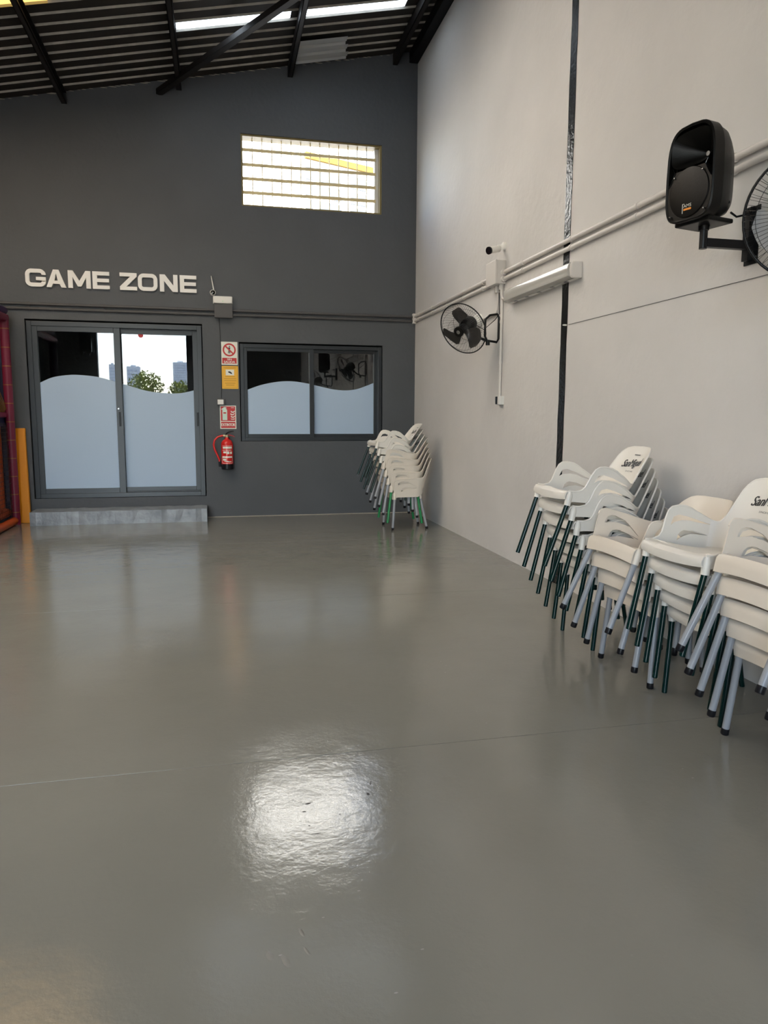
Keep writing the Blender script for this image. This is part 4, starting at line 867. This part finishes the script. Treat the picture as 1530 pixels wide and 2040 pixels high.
single(MB().tube([(-0.13, 3.2, 2.265), (-0.09, 3.21, 2.25), (-0.045, 3.2, 2.26)], 0.005, 8), 'speaker_cable', 'rubber', 'short black cable between loudspeaker and bracket', 'cable', (-0.09, 3.2, 2.25), smooth=50)

# ================================================================== CHAIRS
A0, Y0c, Bc, NE, Z0 = 0.212, 0.05, 0.125, 2.5, 0.42
def chair_geo(kind):
    if kind == 'R':
        yfr = -0.205
        hs = lin([(-.205, .424), (-.17, .428), (-.135, .444), (-.122, .468), (-.115, .505), (-.109, .535), (-.097, .568), (-.08, .586), (-.05, .595), (-.01, .597), (.02, .590), (.05, .577)])
        ht = lin([(0, .577), (12, .562), (22, .550), (32, .544), (39, .548), (44, .566), (48, .60), (53, .66), (57, .71), (61, .742), (66, .762), (74, .773), (90, .777)])
        s1u = lin([(-.084, .503), (-.078, .525), (-.072, .541), (-.045, .554), (.011, .550), (.063, .540), (.115, .5275)]); s1l = lin([(-.084, .500), (-.065, .517), (-.026, .530), (.017, .532), (.068, .528), (.115, .526)]); r1 = (-.084, .115)
        s2u = lin([(-.044, .437), (-.041, .460), (-.030, .475), (-.017, .485), (.025, .489), (.076, .482), (.107, .476)]); s2l = lin([(-.044, .434), (-.014, .457), (.03, .472), (.079, .474), (.107, .474)]); r2 = (-.044, .107)
        zb = lin([(-.205, .365), (-.15, .376), (-.05, .390), (.1, .398), (.2, .404), (.45, .406)])
        ys = [-.205, -.19, -.17, -.15, -.135, -.128, -.122, -.118, -.115, -.112, -.109, -.105, -.101, -.097, -.092, -.087, -.084, -.081, -.078, -.075, -.072, -.066, -.058, -.05, -.044, -.0425, -.041, -.036, -.03, -.024, -.017, -.008, .0, .01, .02, .03, .04, .05]
    else:
        yfr = -0.205
        hs = lin([(-.205, .535), (-.203, .548), (-.198, .558), (-.19, .566), (-.178, .572), (-.16, .576), (-.1, .580), (0, .584), (.05, .586)])
        ht = lin([(0, .586), (15, .588), (25, .594), (32, .606), (37, .63), (42, .675), (47, .722), (52, .757), (57, .78), (63, .793), (72, .80), (90, .803)])
        s1u = lin([(-.16, .505), (-.157, .525), (-.15, .541), (-.132, .552), (-.107, .556), (-.047, .549), (-.01, .533), (.025, .512), (.063, .489)]); s1l = lin([(-.16, .502), (-.13, .514), (-.092, .525), (-.022, .526), (.02, .511), (.063, .4885)]); r1 = (-.16, .063)
        s2u = lin([(-.119, .440), (-.115, .462), (-.103, .478), (-.085, .487), (-.06, .490), (-.002, .486), (.06, .477)]); s2l = lin([(-.119, .437), (-.09, .446), (-.059, .455), (.007, .468), (.06, .4765)]); r2 = (-.119, .06)
        zb = lin([(-.205, .350), (-.178, .366), (-.15, .370), (.08, .372), (.14, .396), (.2, .404), (.45, .406)])
        ys = [-.205, -.203, -.198, -.194, -.19, -.184, -.178, -.17, -.16, -.157, -.153, -.15, -.144, -.138, -.132, -.125, -.119, -.117, -.115, -.111, -.107, -.103, -.094, -.085, -.074, -.06, -.045, -.03, -.015, 0, .012, .025, .038, .05]
    fs, fb = (0.13 if kind == 'R' else 0.16), 0.27; rimr = 0.0054 if kind == 'R' else 0.0045
    half = [(A0, y, y, hs(y), fs) for y in ys]; sig = Y0c; px_, py_ = A0, Y0c
    for k in range(1, 31):
        t = 90 * k / 30; c_, s_ = math.cos(math.radians(t)), math.sin(math.radians(t)); x = A0 * max(c_, 0) ** (2 / NE); y = Y0c + Bc * s_ ** (2 / NE)
        if k == 30: x = 0.0
        sig += math.hypot(x - px_, y - py_); px_, py_ = x, y; half.append((x, y, sig, ht(t), fs + (fb - fs) * s_ ** 2))
    full = half + [(-x, y, s, h, f) for x, y, s, h, f in reversed(half[:-1])]
    nrm = []
    for i in range(len(full)):
        a, b = full[max(i - 1, 0)], full[min(i + 1, len(full) - 1)]; tx, ty = b[0] - a[0], b[1] - a[1]; l = math.hypot(tx, ty); nrm.append((ty / l, -tx / l))
    def P(i, z):
        x, y, s, h, f = full[i]; k = f * (z - Z0) if z > Z0 else 0.35 * f * (z - Z0); return Vector((x + nrm[i][0] * k, y + nrm[i][1] * k, z))
    rows = []
    for (x, y, s, h, f) in full:
        cl = lambda v, k: min(max(v, zb(s) + 0.0004 * (k + 1)), h - 0.0004 * (9 - k))
        a = [zb(s)]; lo2 = cl(s2l(s), 3); up2 = cl(s2u(s), 4); lo1 = cl(s1l(s), 5); up1 = cl(s1u(s), 6)
        a += [zb(s) + (lo2 - zb(s)) * .5, lo2, up2, lo1, up1] + [up1 + (h - up1) * q for q in (.25, .5, .75, .92, 1.0)]; rows.append(a)
    nh = len(half); sa = len(ys) + 7   # split between arm and back
    def panel(i0, i1):
        bm = bmesh.new(); g = {}
        for i in range(i0, i1 + 1):
            for j in range(11): g[i, j] = bm.verts.new(P(i, rows[i][j]))
        for i in range(i0, i1):
            for j in range(10):
                sm = (full[i][2] + full[i + 1][2]) / 2
                if j == 2 and r2[0] < sm < r2[1]: continue
                if j == 4 and r1[0] < sm < r1[1]: continue
                bm.faces.new((g[i, j], g[i + 1, j], g[i + 1, j + 1], g[i, j + 1]))
        bmesh.ops.remove_doubles(bm, verts=bm.verts, dist=0.0007)
        bmesh.ops.recalc_face_normals(bm, faces=bm.faces)
        # outward check: normals should point away from the seat centre
        f0 = max(bm.faces, key=lambda f: f.calc_area()); cen = f0.calc_center_median()
        if f0.normal.dot(Vector((cen.x, cen.y - 0.02, 0))) < 0: bmesh.ops.reverse_faces(bm, faces=bm.faces)
        bmesh.ops.solidify(bm, geom=list(bm.faces), thickness=0.0055)
        bmesh.ops.recalc_face_normals(bm, faces=bm.faces)
        rim = MB().tube([P(i, rows[i][10]) - Vector((nrm[i][0], nrm[i][1], 0)) * 0.0015 for i in range(i0, i1 + 1)], rimr, 8)
        vv = [bm.verts.new(p) for p in rim.v]
        for q in rim.f: bm.faces.new([vv[i] for i in q])
        return bm
    def fin(bm, nm, m, ang=42):
        me = bpy.data.meshes.new(nm); bm.to_mesh(me); bm.free(); me.materials.append(M[m]); me.polygons.foreach_set('use_smooth', [True] * len(me.polygons)); me.set_sharp_from_angle(angle=math.radians(ang)); return me
    pm = 'chair_r' if kind == 'R' else 'chair_s'
    out = {}
    out['armr'] = fin(panel(0, sa), 'armrest', pm); out['back'] = fin(panel(sa, len(full) - 1 - sa), 'backrest', pm); out['arml'] = fin(panel(len(full) - 1 - sa, len(full) - 1), 'armrest', pm)
    # seat with rolled front lip
    def hwid(y):
        if y <= Y0c: return A0
        q = min((y - Y0c) / Bc, 1.0); return A0 * max(0.0, 1 - q ** NE) ** (1 / NE)
    bm = bmesh.new(); prof = [(-.216, .372 if kind == 'R' else .345), (-.222, .385), (-.223, .402), (-.216, .416), (-.203, .4225), (-.18, .421), (-.152, .4185), (-.148, .418), (-.09, .413), (-.03, .410), (.03, .4095), (.07, .411), (.098, .414), (.109, .4152), (.111, .4155), (.120, .4165), (.14, .42), (.16, .424), (.171, .427)]
    nu = 16; G = []
    for y, z in prof:
        row = []
        for k in range(nu + 1):
            u = -1 + 2 * k / nu; w = (0.150 if -.15 < y < .110 else hwid(max(y, -.2)) - 0.0012); bow = 0.012 * (1 - u * u) if y < -.19 else 0
            dz = (0.011 * u * u * u * u) if y > -.19 else 0
            if y == prof[0][0]: dz = (-0.012 * (1 - u * u) + 0.004) if kind == 'R' else 0.010 * (1 - u * u)
            row.append(bm.verts.new((u * w, y - bow, z + dz)))
        G.append(row)
    for i in range(len(G) - 1):
        for k in range(nu): bm.faces.new((G[i][k], G[i][k + 1], G[i + 1][k + 1], G[i + 1][k]))
    bmesh.ops.recalc_face_normals(bm, faces=bm.faces)
    if sum(f.normal.z * f.calc_area() for f in bm.faces) < 0: bmesh.ops.reverse_faces(bm, faces=bm.faces)
    bmesh.ops.solidify(bm, geom=list(bm.faces), thickness=0.005); bmesh.ops.recalc_face_normals(bm, faces=bm.faces)
    tmp = MB()
    for s_ in (-1, 1):
        tmp.tube([(s_ * .206, -.196, .425), (s_ * .205, -.194, .40), (s_ * .205, -.192, .347)], [.011, .0185, .0175], 14); tmp.tube([(s_ * .164, .118, .414), (s_ * .168, .120, .39), (s_ * .170, .122, .347)], [.010, .0155, .0155], 14)
    for f_ in [tmp]:
        vv = [bm.verts.new(p) for p in tmp.v]
        for q in tmp.f: bm.faces.new([vv[i] for i in q])
    out['seat'] = fin(bm, 'seat', pm)
    wf = 0.196 if kind == 'R' else 0.230; r_ = 0.0125 if kind == 'R' else 0.0145
    out['legs'] = [((s_ * .205, -.192, .36), (s_ * wf, -.219, 0.0)) for s_ in (1, -1)] + [((s_ * .170, .122, .36), (s_ * .182, .200, 0.0)) for s_ in (1, -1)]
    out['r'] = r_
    if kind == 'R':
        # printed name wrapped on the backrest
        m_ = MB(); m2_ = MB(); m3_ = MB(); c0 = nh - 1
        def wrapP(x, z):
            best = min(range(len(full)), key=lambda i: abs(P(i, z).x - x) if full[i][1] > 0.1 else 9)
            i2 = best + (1 if (P(best, z).x > x) else -1); i2 = min(max(i2, 0), len(full) - 1); a, b = P(best, z), P(i2, z); t = 0 if abs(b.x - a.x) < 1e-6 else min(max((x - a.x) / (b.x - a.x), 0), 1)
            p = a + (b - a) * t; return p - Vector((nrm[best][0], nrm[best][1], -0.2)) * 0.0070
        for body, w, h, zc, sh in (('San Miguel', .188, .060, .668, .35), ('SINCE 1890', .075, .0085, .622, 0), ('', .06, .006, .722, 0)):
            if body:
                vs_, fs_, tw, th = text_verts(body.replace(' ', ''), shear=sh, space=0.95 if sh else 1.1)
                for q_ in ((-.0014, -.0007, 0, .0007, .0014) if sh else (0,)): (m_ if sh else m2_).add([wrapP(x * w / tw + q_, zc + y * h / th + (x * w / tw) * (0.10 if sh else 0)) + Vector((0, -abs(q_) * 0.1, 0)) for x, y in vs_], fs_)
            else:
                for k in range(7): xx = -w / 2 + w * k / 7; m3_.add([wrapP(xx, zc), wrapP(xx + w / 10, zc), wrapP(xx + w / 10, zc + h), wrapP(xx, zc + h)], [(0, 1, 2, 3)])
        out['print'] = m_.mesh('lettering', 'ink'); out['small'] = m2_.mesh('small_print', 'ink'); out['top'] = m3_.mesh('top_print', 'ink')
    return out
GEO = {k: chair_geo(k) for k in 'RS'}
LEGM = {}
def leg_mesh(kind, i, m):
    key = (kind, i, m)
    if key not in LEGM:
        a, b = GEO[kind]['legs'][i]; a, b = Vector(a), Vector(b); r_ = GEO[kind]['r']; d = (b - a).normalized()
        leg = MB().tube([a, b - d * 0.004], r_, 14).mesh('leg', m, smooth=50)
        capped = m == 'leg_grey'
        foot = MB().tube([b - d * (0.028 if capped else 0.006), b - d * 0.004, b], [r_ * 1.12 if capped else r_ * 1.02, r_ * 1.14 if capped else r_ * 1.02, r_ * 0.95], 14).mesh('foot_cap', 'rubber' if capped else m, smooth=40)
        LEGM[key] = (leg, foot)
    return LEGM[key]
def obj(nm, me, parent):
    o = bpy.data.objects.new(nm, me); col.objects.link(o); o.parent = parent; return o
def chair(kind, legm, mw, label, group):
    r = bpy.data.objects.new('stacking_armchair', None); col.objects.link(r); r.empty_display_size = 0.1
    r.matrix_world = mw; r['label'] = label; r['category'] = 'chair'; r['group'] = group
    g = GEO[kind]; obj('seat', g['seat'], r); obj('backrest', g['back'], r); obj('armrest', g['armr'], r); obj('armrest', g['arml'], r)
    for i in range(4):
        l, f = leg_mesh(kind, i, legm); lo = obj('leg', l, r); obj('foot_cap', f, lo)
    if 'print' in g: 
        obj('small_print', g['small'], r); obj('top_print', g['top'], r); po_ = obj('lettering', g['print'], r); po_['label'] = 'black printed San Miguel lettering'
    return r
ORD = ['first', 'second', 'third', 'fourth', 'fifth', 'sixth', 'seventh', 'eighth', 'ninth']
def stack(q, kinds, legs, desc, group, steps=None):
    x, y, yw, d, h, al = q; B = Matrix.Translation((x, y, 0)) @ Matrix.Rotation(math.radians(yw), 4, 'Z')
    Mx = Matrix.Translation((0, -d, h)) @ Matrix.Rotation(math.radians(al), 4, 'X'); n = len(kinds)
    for i in range(n):
        if steps and i < n - 1:
            d, h, al = steps[i]; Mx = Matrix.Translation((0, -d, h)) @ Matrix.Rotation(math.radians(al), 4, 'X')
        cl = {'leg_green': 'dark green', 'leg_grey': 'grey', 'leg_bright': 'bright green'}[legs[i]]
        pos = 'bottom' if i == 0 else ('topmost' if i == n - 1 else ORD[i] + ' from the floor')
        chair(kinds[i], legs[i], B.copy(), f'cream armchair, {cl} legs, {pos} in {desc}', group); B = B @ Mx
stack((-0.308, 3.789, -91.5, .0593, .0671, -2.42), 'R' * 7, ['leg_green'] * 7, 'the stack below the black stripe', 'chairs in the stack below the black stripe')
stack((-0.331, 3.245, -89.5, .0918, .0622, -6.40), 'S' * 4, ['leg_grey'] * 4, 'the short stack of four', 'chairs in the short stack of four')
stack((-0.287, 2.761, -89.0, .0564, .0701, -2.06), 'R' * 5, ['leg_green'] * 5, 'the stack between grey-legged stacks', 'green-legged chairs between the grey-legged stacks')
stack((-0.323, 2.256, -91.1, .0707, .0666, -4.81), 'S' * 5, ['leg_grey'] * 5, 'the stack below the loudspeaker', 'grey-legged chairs below the loudspeaker')
stack((-0.422, 8.219, -89.4, .06, .077, -3.2), 'SSSSSRRR', ['leg_grey', 'leg_bright'] + ['leg_grey'] * 3 + ['leg_green'] * 3, 'the corner stack of eight', 'chairs in the corner stack',
      steps=[(.060, .074, -3.2)] * 4 + [(.054, .055, -1.2)] + [(.056, .0665, -1.8)] * 2)
